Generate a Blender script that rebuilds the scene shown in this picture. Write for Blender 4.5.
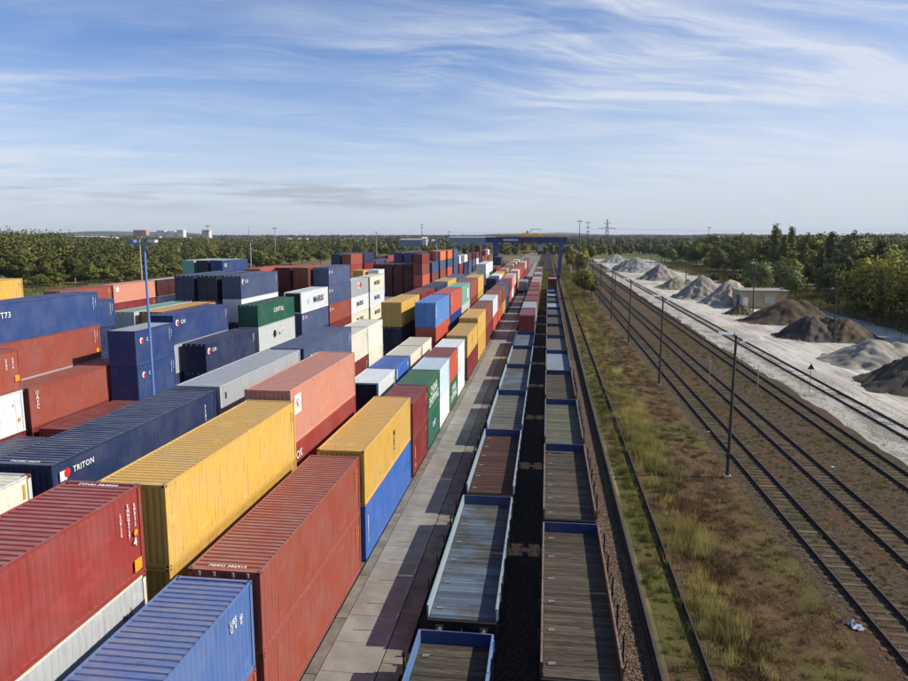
import bpy, bmesh, math, random
import numpy as np
from mathutils import Vector, Matrix
R = math.radians
rnd = random.Random(7)
C = bpy.context.scene.collection
for o in list(bpy.data.objects): bpy.data.objects.remove(o)
sc = bpy.context.scene

# ------------------------------------------------------------------ camera
cam = bpy.data.cameras.new('camera'); co = bpy.data.objects.new('camera', cam); C.objects.link(co)
cam.sensor_width = 36; cam.lens = 713.6/908*36; cam.clip_start = 0.3; cam.clip_end = 30000
co.location = (0, 0, 16.49); co.rotation_euler = (R(90-8.342), 0, R(7.43))
sc.camera = co

# ------------------------------------------------------------------ light
SUN_EL, SUN_AZ = 37.0, 3.0          # azimuth from +X towards +Y
sd = Vector((math.cos(R(SUN_EL))*math.cos(R(SUN_AZ)), math.cos(R(SUN_EL))*math.sin(R(SUN_AZ)), math.sin(R(SUN_EL))))
sl = bpy.data.lights.new('sun', 'SUN'); sl.energy = 5.0; sl.angle = R(0.5); sl.color = (1, .93, .82)
so = bpy.data.objects.new('sun', sl); C.objects.link(so); so.rotation_euler = sd.to_track_quat('Z', 'Y').to_euler()
sc.view_settings.view_transform = 'Standard'; sc.view_settings.look = 'None'
sc.cycles.diffuse_bounces = 3; sc.view_settings.exposure = 0.20; sc.view_settings.gamma = 1

def nn(nt, t, **kw):
    n = nt.nodes.new(t)
    for k, v in kw.items(): setattr(n, k, v)
    return n
def setin(n, **kw):
    for k, v in kw.items(): n.inputs[k.replace('_', ' ')].default_value = v
def math_(nt, op, a, b=None, c=None, clamp=False):
    n = nn(nt, 'ShaderNodeMath', operation=op); n.use_clamp = clamp
    for i, v in enumerate((a, b, c)):
        if v is None: continue
        if isinstance(v, (int, float)): n.inputs[i].default_value = v
        else: nt.links.new(v, n.inputs[i])
    return n.outputs[0]
def mixc(nt, f, a, b, mode='MIX'):
    n = nn(nt, 'ShaderNodeMix', data_type='RGBA', blend_type=mode); n.clamp_factor = True
    for i, v in ((0, f), (6, a), (7, b)):
        if isinstance(v, (int, float)): n.inputs[i].default_value = v
        elif isinstance(v, (tuple, list)): n.inputs[i].default_value = (*v[:3], 1)
        else: nt.links.new(v, n.inputs[i])
    return n.outputs[2]
def ramp(nt, f, lo, hi):
    n = nn(nt, 'ShaderNodeMapRange', interpolation_type='SMOOTHSTEP'); setin(n, From_Min=lo, From_Max=hi)
    nt.links.new(f, n.inputs[0]); return n.outputs[0]
def noise(nt, vec, scale, detail=4, rough=.55, dist=0):
    n = nn(nt, 'ShaderNodeTexNoise'); setin(n, Scale=scale, Detail=detail, Roughness=rough, Distortion=dist)
    if vec is not None: nt.links.new(vec, n.inputs['Vector'])
    return n.outputs[0]
def mapping(nt, vec, scale=(1, 1, 1), rot=(0, 0, 0), loc=(0, 0, 0)):
    n = nn(nt, 'ShaderNodeMapping'); n.inputs['Scale'].default_value = scale
    n.inputs['Rotation'].default_value = rot; n.inputs['Location'].default_value = loc
    nt.links.new(vec, n.inputs[0]); return n.outputs[0]
def lin(r, g, b):
    f = lambda c: (c/255/12.92) if c/255 <= .04045 else ((c/255+.055)/1.055)**2.4
    return (f(r), f(g), f(b))

# ------------------------------------------------------------------ sky
W = bpy.data.worlds.new('World'); sc.world = W; W.use_nodes = True; nt = W.node_tree; nt.nodes.clear()
sky = nn(nt, 'ShaderNodeTexSky', sky_type='NISHITA'); sky.sun_disc = False
sky.sun_elevation = R(SUN_EL); sky.sun_rotation = R(90-SUN_AZ)
sky.altitude = 100; sky.air_density = 1.0; sky.dust_density = .35; sky.ozone_density = 2.2
tc = nn(nt, 'ShaderNodeTexCoord'); sep = nn(nt, 'ShaderNodeSeparateXYZ'); nt.links.new(tc.outputs['Generated'], sep.inputs[0])
zz = math_(nt, 'MAXIMUM', sep.outputs[2], 0.0)
den = math_(nt, 'ADD', zz, 0.10)
px = math_(nt, 'DIVIDE', sep.outputs[0], den); py = math_(nt, 'DIVIDE', sep.outputs[1], den)
cmb = nn(nt, 'ShaderNodeCombineXYZ'); nt.links.new(px, cmb.inputs[0]); nt.links.new(py, cmb.inputs[1])
P = cmb.outputs[0]
def skypt(x, y):      # direction (degrees right of the track line, degrees up) on the cloud plane
    d = Vector((math.sin(R(x))*math.cos(R(y)), math.cos(R(x))*math.cos(R(y)), math.sin(R(y)))); return (d.x/(d.z+.10), d.y/(d.z+.10))
PA, PB, PC, PD = skypt(-3.0, 19.5), skypt(21.5, 11.0), skypt(2.0, 10.5), skypt(20.0, 9.0)
wn = nn(nt, 'ShaderNodeTexNoise'); setin(wn, Scale=.55, Detail=3); nt.links.new(P, wn.inputs['Vector'])
wv = nn(nt, 'ShaderNodeVectorMath', operation='MULTIPLY_ADD'); nt.links.new(wn.outputs['Color'], wv.inputs[0])
wv.inputs[1].default_value = (1.1, 1.1, 0); nt.links.new(P, wv.inputs[2]); PW = wv.outputs[0]
c1 = ramp(nt, noise(nt, mapping(nt, mapping(nt, PW, (1, 1, 1), (0, 0, R(-14))), (.30, 1.25, 1)), 2.1, 9, .64, .4), .38, .72)
c2 = ramp(nt, noise(nt, mapping(nt, mapping(nt, PW, (1, 1, 1), (0, 0, R(-32))), (.35, 1.5, 1), (0, 0, 0), (3, 1, 0)), 3.6, 10, .68, .3), .42, .78)
# two long cirrus plumes sweeping down to the right
def plume(a, b, w, k):
    ax, ay, bx, by = *a, *b; L = math.hypot(bx-ax, by-ay); ux, uy = (bx-ax)/L, (by-ay)/L
    sp = nn(nt, 'ShaderNodeSeparateXYZ'); nt.links.new(PW2, sp.inputs[0])
    dx = math_(nt, 'SUBTRACT', sp.outputs[0], ax); dy = math_(nt, 'SUBTRACT', sp.outputs[1], ay)
    al = math_(nt, 'ADD', math_(nt, 'MULTIPLY', dx, ux/L), math_(nt, 'MULTIPLY', dy, uy/L))
    pe = math_(nt, 'ABSOLUTE', math_(nt, 'ADD', math_(nt, 'MULTIPLY', dx, -uy/w), math_(nt, 'MULTIPLY', dy, ux/w)))
    f = math_(nt, 'SUBTRACT', 1.0, pe, clamp=True); f = math_(nt, 'POWER', f, 1.5)
    e = math_(nt, 'MULTIPLY', ramp(nt, al, -.35, .15), ramp(nt, math_(nt, 'MULTIPLY', al, -1), -1.25, -.7))
    return math_(nt, 'MULTIPLY', math_(nt, 'MULTIPLY', f, e), k)
wv2 = nn(nt, 'ShaderNodeVectorMath', operation='MULTIPLY_ADD'); nt.links.new(wn.outputs['Color'], wv2.inputs[0]); wv2.inputs[1].default_value = (.5, .5, 0)
sub_ = nn(nt, 'ShaderNodeVectorMath', operation='SUBTRACT'); nt.links.new(P, sub_.inputs[0]); sub_.inputs[1].default_value = (.25, .25, 0); nt.links.new(sub_.outputs[0], wv2.inputs[2]); PW2 = wv2.outputs[0]
pl = math_(nt, 'ADD', plume(PA, PB, .20, 1.0), plume(PC, PD, .13, .7))
c3 = ramp(nt, noise(nt, mapping(nt, P, (.3, .3, 1), (0, 0, 0), (5.4, 2, 0)), 1.1, 4, .5), .36, .66)
cl = math_(nt, 'ADD', math_(nt, 'MULTIPLY', c1, .95), math_(nt, 'MULTIPLY', c2, .65)); grain = math_(nt, 'MULTIPLY_ADD', c2, .6, .55)
cl = math_(nt, 'MULTIPLY', cl, math_(nt, 'MULTIPLY_ADD', c3, .75, .25))
thin = ramp(nt, math_(nt, 'MULTIPLY', sep.outputs[2], -1), -.75, -.22)       # cirrus thins out towards the zenith
cl = math_(nt, 'MULTIPLY', cl, math_(nt, 'MULTIPLY_ADD', thin, .8, .2))
cl = math_(nt, 'ADD', cl, math_(nt, 'MULTIPLY', pl, grain))
veil = ramp(nt, sep.outputs[0], -.35, .75)                        # thin high veil, denser towards the sun side
veil = math_(nt, 'MULTIPLY', veil, ramp(nt, math_(nt, 'MULTIPLY', sep.outputs[2], -1), -.6, -.1))
cl = math_(nt, 'ADD', cl, math_(nt, 'MULTIPLY', veil, .50))
low = ramp(nt, math_(nt, 'MULTIPLY', sep.outputs[2], -1), -.26, -.03)
cl = math_(nt, 'ADD', cl, math_(nt, 'MULTIPLY', low, .55), clamp=True)
skyc = mixc(nt, 1.0, sky.outputs[0], (1.08, 1.28, 1.70), 'MULTIPLY')
col = mixc(nt, math_(nt, 'MULTIPLY', cl, .85), skyc, (9.4, 10.0, 11.0))
# long flat grey cloud bars low over the horizon
az = math_(nt, 'ARCTAN2', sep.outputs[0], sep.outputs[1])
cb = nn(nt, 'ShaderNodeCombineXYZ'); nt.links.new(math_(nt, 'MULTIPLY', az, 5.0), cb.inputs[0]); nt.links.new(math_(nt, 'MULTIPLY', sep.outputs[2], 60.0), cb.inputs[1])
bar = ramp(nt, noise(nt, cb.outputs[0], 1.0, 6, .55), .45, .62)
band = math_(nt, 'MULTIPLY', ramp(nt, sep.outputs[2], .022, .045), ramp(nt, math_(nt, 'MULTIPLY', sep.outputs[2], -1), -.085, -.060))
side = ramp(nt, math_(nt, 'MULTIPLY', az, -1), -.02, .25)
bb = math_(nt, 'MULTIPLY', math_(nt, 'MULTIPLY', bar, band), math_(nt, 'MULTIPLY', side, .6))
col = mixc(nt, bb, col, (3.6, 4.3, 5.6))
hor = ramp(nt, math_(nt, 'MULTIPLY', sep.outputs[2], -1), -.11, .0)
col = mixc(nt, math_(nt, 'MULTIPLY', hor, .62), col, (6.6, 7.5, 8.5))
bg = nn(nt, 'ShaderNodeBackground'); bg.inputs[1].default_value = .070; nt.links.new(col, bg.inputs[0])
wo = nn(nt, 'ShaderNodeOutputWorld'); nt.links.new(bg.outputs[0], wo.inputs[0])

# ------------------------------------------------------------------ helpers
class MB:
    def __init__(s): s.v = []; s.f = []; s.m = []
    def add(s, vs, fs, m=0):
        o = len(s.v); s.v += [tuple(v) for v in vs]; s.f += [tuple(i+o for i in f) for f in fs]; s.m += [m]*len(fs); return s
    def box(s, x0, x1, y0, y1, z0, z1, m=0):
        vs = [(x0,y0,z0),(x1,y0,z0),(x1,y1,z0),(x0,y1,z0),(x0,y0,z1),(x1,y0,z1),(x1,y1,z1),(x0,y1,z1)]
        return s.add(vs, [(0,3,2,1),(4,5,6,7),(0,1,5,4),(1,2,6,5),(2,3,7,6),(3,0,4,7)], m)
    def quad(s, a, b, c, d, m=0): return s.add([a, b, c, d], [(0,1,2,3)], m)
    def tube(s, a, b, r0, r1=None, n=8, m=0, cap=True):
        a, b = Vector(a), Vector(b); r1 = r0 if r1 is None else r1
        d = (b-a).normalized(); u = d.orthogonal().normalized(); w = d.cross(u)
        vs = [a+(u*math.cos(t)+w*math.sin(t))*r0 for t in [2*math.pi*i/n for i in range(n)]] + \
             [b+(u*math.cos(t)+w*math.sin(t))*r1 for t in [2*math.pi*i/n for i in range(n)]]
        fs = [(i, (i+1) % n, n+(i+1) % n, n+i) for i in range(n)]
        if cap: fs += [tuple(range(n-1, -1, -1)), tuple(range(n, 2*n))]
        return s.add(vs, fs, m)
    def beam(s, a, b, w, h, m=0, w1=None, h1=None):
        a, b = Vector(a), Vector(b); d = (b-a).normalized(); up = Vector((0,0,1)) if abs(d.z) < .95 else Vector((0,1,0))
        u = d.cross(up).normalized(); v = u.cross(d); w1 = w1 or w; h1 = h1 or h; vs = []
        for p, ww, hh in ((a, w, h), (b, w1, h1)):
            for sx, sy in ((-1,-1),(1,-1),(1,1),(-1,1)): vs.append(p+u*sx*ww/2+v*sy*hh/2)
        return s.add(vs, [(0,1,2,3),(7,6,5,4),(0,4,5,1),(1,5,6,2),(2,6,7,3),(3,7,4,0)], m)
    def mesh(s, name, mats=(), smooth=False):
        me = bpy.data.meshes.new(name); me.from_pydata(s.v, [], s.f)
        for m in mats: me.materials.append(m)
        if any(s.m): me.polygons.foreach_set('material_index', s.m)
        bm = bmesh.new(); bm.from_mesh(me); bmesh.ops.recalc_face_normals(bm, faces=bm.faces); bm.to_mesh(me); bm.free()
        if smooth: me.polygons.foreach_set('use_smooth', [True]*len(me.polygons))
        me.update(); return me
def link(name, data, parent=None, loc=(0,0,0), rot=(0,0,0), scale=None, mat=None):
    o = bpy.data.objects.new(name, data); C.objects.link(o); o.location = loc; o.rotation_euler = rot
    if scale: o.scale = scale
    if parent: o.parent = parent
    if mat is not None:
        for i, mm in enumerate(mat if isinstance(mat, (list, tuple)) else [mat]):
            if i < len(o.material_slots): o.material_slots[i].link = 'OBJECT'; o.material_slots[i].material = mm
    return o
def tag(o, label=None, cat=None, group=None, kind=None):
    for k, v in (('label', label), ('category', cat), ('group', group), ('kind', kind)):
        if v: o[k] = v
    return o
def thing(name, label, cat, loc=(0,0,0), rz=0, group=None):
    return tag(link(name, None, None, loc, (0,0,rz)), label, cat, group)
def numesh(name, verts, faces, mats=(), mi=None, smooth=False):
    """verts (N,3), faces (M,k) numpy"""
    me = bpy.data.meshes.new(name); verts = np.asarray(verts, np.float32); faces = np.asarray(faces, np.int32); k = faces.shape[1]
    me.vertices.add(len(verts)); me.vertices.foreach_set('co', verts.ravel())
    me.loops.add(faces.size); me.loops.foreach_set('vertex_index', faces.ravel())
    me.polygons.add(len(faces)); me.polygons.foreach_set('loop_start', np.arange(0, faces.size, k, dtype=np.int32))
    try: me.polygons.foreach_set('loop_total', np.full(len(faces), k, np.int32))
    except Exception: pass
    for m in mats: me.materials.append(m)
    if mi is not None: me.polygons.foreach_set('material_index', np.asarray(mi, np.int32))
    if smooth: me.polygons.foreach_set('use_smooth', np.ones(len(faces), bool))
    me.update(calc_edges=True); me.validate(); return me

# ------------------------------------------------------------------ materials
def mat(name, col, rough=.6, metal=0, var=.12, scale=3.0, bump=0, bscale=20, col2=None, spec=.4, coords='Object', randv=0, detail=5):
    m = bpy.data.materials.new(name); m.use_nodes = True; nt = m.node_tree; b = nt.nodes['Principled BSDF']
    t = nn(nt, 'ShaderNodeTexCoord').outputs['Object'] if coords == 'Object' else nn(nt, 'ShaderNodeNewGeometry').outputs['Position']
    n = noise(nt, t, scale, detail)
    c2 = col2 if col2 else tuple(c*(1-var*2.2) for c in col)
    c = mixc(nt, ramp(nt, n, .3, .7), col if not col2 else col, c2)
    if randv:
        oi = nn(nt, 'ShaderNodeObjectInfo').outputs['Random']
        c = mixc(nt, 1, c, mixc(nt, oi, (1-randv,)*3, (1+randv,)*3), 'MULTIPLY')
    nt.links.new(c, b.inputs['Base Color']); b.inputs['Roughness'].default_value = rough; b.inputs['Metallic'].default_value = metal
    b.inputs['Specular IOR Level'].default_value = spec
    if bump:
        bn = nn(nt, 'ShaderNodeBump'); bn.inputs['Strength'].default_value = bump; bn.inputs['Distance'].default_value = .05
        nt.links.new(noise(nt, t, bscale, 6, .6), bn.inputs['Height']); nt.links.new(bn.outputs[0], b.inputs['Normal'])
    return m
def paint(name, rgb, rough=.48, wear=1.0, dust=(.30, .27, .23)):
    """weathered container paint: streaks, chalky fade, rust blooms, settled roof dust"""
    m = bpy.data.materials.new('paint_'+name); m.use_nodes = True; nt = m.node_tree; b = nt.nodes['Principled BSDF']
    col = lin(*rgb)
    oc = nn(nt, 'ShaderNodeTexCoord').outputs['Object']; oi = nn(nt, 'ShaderNodeObjectInfo')
    off = nn(nt, 'ShaderNodeVectorMath', operation='ADD'); nt.links.new(oc, off.inputs[0])
    sc_ = nn(nt, 'ShaderNodeVectorMath', operation='SCALE'); sc_.inputs[0].default_value = (37, 91, 13); nt.links.new(oi.outputs['Random'], sc_.inputs['Scale'])
    nt.links.new(sc_.outputs[0], off.inputs[1]); v = off.outputs[0]
    n1 = noise(nt, v, .55, 4); n2 = noise(nt, mapping(nt, v, (5, 5, .45)), 1.6, 5); n3 = noise(nt, v, 7, 7, .65)
    lum = sum(col)/3
    faded = tuple(c*.72+(lum*.55+.18)*.28 for c in col)
    c = mixc(nt, math_(nt, 'MULTIPLY', ramp(nt, n1, .35, .72), .55), col, faded)
    c = mixc(nt, math_(nt, 'MULTIPLY', ramp(nt, n2, .48, .72), .42*wear), c, tuple(x*.5+.01 for x in col))
    n5 = noise(nt, mapping(nt, v, (.9, .9, 1.6)), 1.15, 3, .4)
    patch_ = math_(nt, 'MULTIPLY', ramp(nt, n5, .655, .665), .35*wear)        # touched-up repair patches
    c = mixc(nt, patch_, c, tuple(min(1, x*1.25+.02) for x in col))
    n6 = noise(nt, mapping(nt, v, (14, 14, .5)), 1.0, 4, .6)                     # thin rust runs
    c = mixc(nt, math_(nt, 'MULTIPLY', ramp(nt, n6, .66, .74), .5*wear), c, (.10, .045, .022))
    c = mixc(nt, 1, c, mixc(nt, oi.outputs['Random'], (.86, .86, .88), (1.1, 1.1, 1.08)), 'MULTIPLY')
    nz = nn(nt, 'ShaderNodeSeparateXYZ'); nt.links.new(nn(nt, 'ShaderNodeNewGeometry').outputs['Normal'], nz.inputs[0])
    up = ramp(nt, nz.outputs[2], .5, .95)
    nd = ramp(nt, noise(nt, mapping(nt, v, (.8, 2.6, 1)), 1.3, 6, .6), .35, .7)
    c = mixc(nt, math_(nt, 'MULTIPLY', up, math_(nt, 'MULTIPLY_ADD', nd, .34, .10)), c, dust)
    c = mixc(nt, math_(nt, 'MULTIPLY', up, math_(nt, 'MULTIPLY', ramp(nt, noise(nt, v, 2.3, 8, .7), .60, .72), .45)), c, tuple(x*.4+.015 for x in col))
    rust = math_(nt, 'MULTIPLY', ramp(nt, n3, .62, .72), ramp(nt, n1, .46, .62))
    c = mixc(nt, math_(nt, 'MULTIPLY', rust, .7*wear), c, (.11, .045, .02))
    nt.links.new(c, b.inputs['Base Color'])
    b.inputs['Roughness'].default_value = rough; b.inputs['Specular IOR Level'].default_value = .35
    bn = nn(nt, 'ShaderNodeBump'); bn.inputs['Strength'].default_value = .55; bn.inputs['Distance'].default_value = .03
    nt.links.new(noise(nt, v, 1.7, 4, .55), bn.inputs['Height']); nt.links.new(bn.outputs[0], b.inputs['Normal'])
    return m
COL = dict(yellow=(206,164,76), gold=(194,154,70), brick=(150,74,58), maroon=(122,40,40), red=(148,58,50), rust=(132,70,54),
    navy=(36,50,84), darknavy=(24,30,52), bluegrey=(70,84,118), blue=(80,108,160), skyblue=(84,134,196), royal=(30,58,132), midblue=(44,68,118), lake=(60,104,178),
    grey=(170,173,176), lightgrey=(188,192,190), white=(218,222,222), cream=(218,212,192), paleblue=(190,206,218),
    green=(38,104,60), teal=(32,92,72), aqua=(122,172,152), orange=(188,82,52), vermilion=(188,84,62), pink=(208,142,116),
    tangerine=(216,118,58), brown=(120,66,48), black=(26,28,34), oxblood=(72,22,24))
PM = {k: paint(k, v) for k, v in COL.items()}
M_steel = mat('bare_steel', lin(120,120,118), .5, .3, .2)
M_bright = mat('galvanised_steel', lin(205,205,200), .4, .2, .1)
M_black = mat('black_iron', lin(28,28,30), .7, 0, .3)
M_shaded_end = mat('shaded_end_grey', lin(36,40,48), .6, 0, .3)  # near-end shade of the white boxes, put into a dark grey
M_white = mat('white_marking', lin(232,232,228), .6, 0, .08)
M_blackmark = mat('black_marking', lin(20,22,28), .6, 0, .05)
M_orangemark = mat('orange_marking', lin(236,150,30), .6, 0, .05)
M_redmark = mat('red_marking', lin(200,40,40), .6, 0, .05)
M_cyanmark = mat('pale_blue_marking', lin(130,200,230), .6, 0, .05)
M_bluemark = mat('blue_marking', lin(30,60,120), .6, 0, .05)
M_greenmark = mat('dark_green_marking', lin(20,80,50), .6, 0, .05)
MK = dict(white=M_white, black=M_blackmark, orange=M_orangemark, red=M_redmark, cyan=M_cyanmark, blue=M_bluemark)

# ------------------------------------------------------------------ ground and setting
def ground_mat(name, cols, scales, bump=.4, rough=.95, bscale=9):
    """cols: base + [(colour, scale, lo, hi)] layered noise patches, world position"""
    m = bpy.data.materials.new(name); m.use_nodes = True; nt = m.node_tree; b = nt.nodes['Principled BSDF']
    p = nn(nt, 'ShaderNodeNewGeometry').outputs['Position']
    c = tuple(cols)
    for i, (cc, s, lo, hi, st) in enumerate(scales):
        f = ramp(nt, noise(nt, mapping(nt, p, st, (0,0,0), (i*17.3, i*5.1, 0)), s, 7, .62), lo, hi)
        c = mixc(nt, f, c, cc)
    nt.links.new(c, b.inputs['Base Color']); b.inputs['Roughness'].default_value = rough; b.inputs['Specular IOR Level'].default_value = .15
    bn = nn(nt, 'ShaderNodeBump'); bn.inputs['Strength'].default_value = bump; bn.inputs['Distance'].default_value = .08
    nt.links.new(noise(nt, p, bscale, 8, .7), bn.inputs['Height']); nt.links.new(bn.outputs[0], b.inputs['Normal'])
    return m
I3 = (1, 1, 1)
G_field = ground_mat('dry_field', lin(104,98,62), [(lin(66,76,40), .02, .42, .6, I3), (lin(134,122,84), .06, .5, .68, I3), (lin(92,62,50), .09, .6, .72, I3)])
G_weed = ground_mat('weedy_ballast_soil', lin(104,84,58), [(lin(72,56,40), .5, .42, .62, (1,.6,1)), (lin(92,90,46), .16, .46, .64, (1,.5,1)), (lin(122,100,66), .9, .60, .74, (1,.8,1)), (lin(52,36,30), 2.6, .58, .7, I3), (lin(140,124,92), 7, .66, .76, I3)], 1.0, bscale=14)
G_ballast = ground_mat('brown_ballast', lin(92,76,62), [(lin(50,40,34), 6, .44, .6, I3), (lin(128,110,88), 11, .55, .7, I3), (lin(60,62,36), .25, .62, .74, (1,.4,1))], 1.0, bscale=22)
G_track = ground_mat('grey_track_bed', lin(92,78,60), [(lin(52,45,36), 4, .44, .62, I3), (lin(62,66,38), .22, .50, .66, (1,.35,1)), (lin(128,112,92), 9, .6, .72, I3), (lin(92,66,46), .3, .52, .66, (1,.4,1))], 1.0, bscale=20)
G_quarry = ground_mat('crushed_limestone', lin(192,186,174), [(lin(150,143,130), 1.6, .52, .62, (1,.05,1)), (lin(154,147,134), .12, .42, .6, (1,.25,1)), (lin(126,119,106), .9, .58, .72, (1,.15,1)), (lin(208,204,194), .5, .58, .72, (1,.2,1))], .4, bscale=6)
G_quarrygrey = ground_mat('grey_limestone_fines', lin(168,164,152), [(lin(132,126,112), .5, .45, .6, (1,.4,1)), (lin(98,94,72), 1.2, .62, .72, (1,.4,1)), (lin(192,188,176), 2, .6, .72, I3)], .6, bscale=9)
G_yard = ground_mat('yard_concrete', lin(128,124,114), [(lin(104,100,92), .2, .42, .6, I3), (lin(146,140,128), 1.1, .58, .72, I3), (lin(84,80,72), 3, .64, .74, I3)], .3, bscale=12)
def sheet(name, x0, x1, y0, y1, z, m, zb=None, parent=None, lab=None):
    mb = MB()
    if zb is None: mb.quad((x0,y0,z),(x1,y0,z),(x1,y1,z),(x0,y1,z))
    else: mb.box(x0, x1, y0, y1, zb, z)
    o = link(name, mb.mesh(name, [m]), parent)
    if not parent: o['kind'] = 'structure'
    if lab: o['label'] = lab
    return o
sheet('ground', -9000, 9000, -300, 12000, 0, G_field)
sheet('container_yard', -95, -8.45, -30, 470, .012, G_yard)
sheet('yard_apron', -19.9, -6.2, 470, 700, .01, G_yard)
G_shade_ballast = ground_mat('shade_dark_ballast', lin(62,54,48), [(lin(34,30,28), 6, .44, .6, I3), (lin(92,82,70), 11, .6, .72, I3)], 1.0, bscale=22)  # ballast colour darkened to deepen the shade between the trains
sheet('shade_ballast_bed', -5.24, 2.75, -30, 700, .024, G_shade_ballast)
sheet('ballast', -5.25, 4.05, -30, 700, .016, G_ballast)
sheet('rail_strip', 4.9, 12.9, -30, 900, .010, G_weed)
sheet('track_bed', 12.9, 26.5, -30, 1100, .014, G_track)
def wavy_sheet(name, xl, xr, y0, y1, z, m, amp=.5, step=1.5, seed=1):
    r = random.Random(seed); ys = np.arange(y0, y1+step, step); vs = []; fs = []
    al = ar = 0
    for i, y in enumerate(ys):
        al = al*.8+r.uniform(-amp, amp); ar = ar*.85+r.uniform(-amp*2, amp*2)
        L = xl(y) if callable(xl) else xl; Rr = xr(y) if callable(xr) else xr
        vs += [(L+al, y, z), (Rr+ar, y, z)]
        if i: k = 2*i; fs.append((k-2, k-1, k+1, k))
    o = link(name, MB().add(vs, fs).mesh(name, [m])); o['kind'] = 'structure'; return o
wavy_sheet('grey_gravel_strip', 25.9, 31.5, -30, 330, .019, G_quarrygrey, .28, 1.2, 4)
wavy_sheet('quarry_yard', 30.6, lambda y: 61 if y < 185 else 61+(y-185)*.03, -30, 520, .024, G_quarry, .35, 1.5, 2)
G_green = ground_mat('meadow', lin(96,94,54), [(lin(60,72,34), .05, .4, .6, I3), (lin(138,122,80), .12, .55, .7, I3)])
sheet('verge', 62.5, 400, -30, 900, .007, G_green)

# paving slabs beside the stacks ------------------------------------------------
M_slab = mat('concrete_slab', lin(142,139,130), .9, 0, .12, .9, .25, 14, randv=.05, coords='World', spec=.2)
M_slab2 = mat('old_concrete_kerb', lin(130,124,112), .9, 0, .18, 1.2, .3, 12, randv=.08, coords='World', spec=.2)
pav = sheet('pavement', -8.9, -5.2, -20, 470, .02, mat('joint_dirt', lin(58,50,42), .95))
slabcache = {}
y = 8.0
while y < 150:
    L = rnd.choice((2.05, 2.05, 3.0, .95, 2.05, 3.0))
    me = slabcache.get(L)
    if not me:
        mb = MB(); mb.box(-1.1, 1.1, 0, L-.022, -.05, .06); me = slabcache[L] = mb.mesh('slab', [M_slab])
    link('slab', me, pav, (-7.235, y, .03+rnd.uniform(-.006, .006)), (0, 0, rnd.uniform(-.002, .002)))
    y += L
mb = MB(); yy = y
while yy < 465: mb.box(-8.33, -6.14, yy, yy+2.96, .0, .09); yy += 3
tag(link('slab_row', mb.mesh('slab_row', [M_slab]), pav), kind='stuff')
me = MB().box(-.42, .42, 0, 2.96, -.05, .05).mesh('edge_slab', [M_slab2])
for k in range(46): link('edge_slab', me, pav, (-5.66, 10+k*3, .05+rnd.uniform(-.01, .006)))
mk = MB().box(-.22, .22, 0, 3.96, -.05, .05).mesh('edging_block', [M_slab2])
for k in range(36): link('edging_block', mk, pav, (-8.60, 8+k*4, .045+rnd.uniform(-.004, .004)))

# ------------------------------------------------------------------ containers
CW = 2.438
def corr(n_, pitch, depth, flat, slope):
    """profile points (s, d) of trapezoid corrugation along s, d in {0,-depth}"""
    pts = []; s = 0
    for i in range(n_):
        pts += [(s, 0), (s+flat, 0), (s+flat+slope, -depth), (s+pitch-slope, -depth)]; s += pitch
    pts.append((s, 0)); return pts
def strip(mb, pts, f, close=None):
    for (s0, d0), (s1, d1) in zip(pts, pts[1:]):
        a, b = f(s0, d0), f(s1, d1); mb.quad(a[0], b[0], b[1], a[1])
def side_pts(L, lod): 
    n = round((L-.36)/.278) if lod else round((L-.36)/.556)
    p = (L-.36)/n; return corr(n, p, .036 if lod else .045, p*.26, p*.24)
def m_side(L, H, sgn, mb=None, lod=1):
    mb = mb or MB(); x = sgn*(CW/2-.022)
    strip(mb, side_pts(L, lod), lambda s, d: ((x+sgn*d, .18+s, .16), (x+sgn*d, .18+s, H-.075))); return mb
def m_roof(L, H, mb=None, lod=1):
    mb = mb or MB(); n = round((L-.30)/.27); p = (L-.30)/n
    pts = corr(n, p, .040, p*.50, p*.07)
    strip(mb, pts, lambda s, d: ((-CW/2+.05, .15+s, H-.022+d), (CW/2-.05, .15+s, H-.022+d))); return mb
def m_front(L, H, mb=None, lod=1):       # corrugated end, built at local y = 0 plane facing -y; far = True puts it at L
    mb = mb or MB(); n = 9; p = (CW-.30)/n
    strip(mb, corr(n, p, .045, p*.3, p*.2), lambda s, d: ((-CW/2+.15+s, .03-d, .16), (-CW/2+.15+s, .03-d, H-.11))); return mb
def m_door(H, side, mb=None):
    mb = mb or MB(); x0, x1 = (-CW/2+.15, -.012) if side < 0 else (.012, CW/2-.15)
    mb.box(x0, x1, .03, .07, .17, H-.12)
    hh = (H-.29)/5
    for k in range(5): mb.box(x0+.09, x1-.09, .018, .032, .17+k*hh+.07, .17+(k+1)*hh-.07)
    return mb
def m_bars(H, x, mb=None):
    mb = mb or MB(); mb.tube((x, 0, .1), (x, 0, H-.07), .019, n=6)
    for z in (.5, H*.45, H-.5): mb.box(x-.04, x+.04, -.012, .025, z-.03, z+.03)
    return mb
def m_keeper(H, x, mb=None):
    mb = mb or MB(); mb.box(x-.035, x+.035, -.03, .03, H-.20, H-.06); return mb
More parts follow.
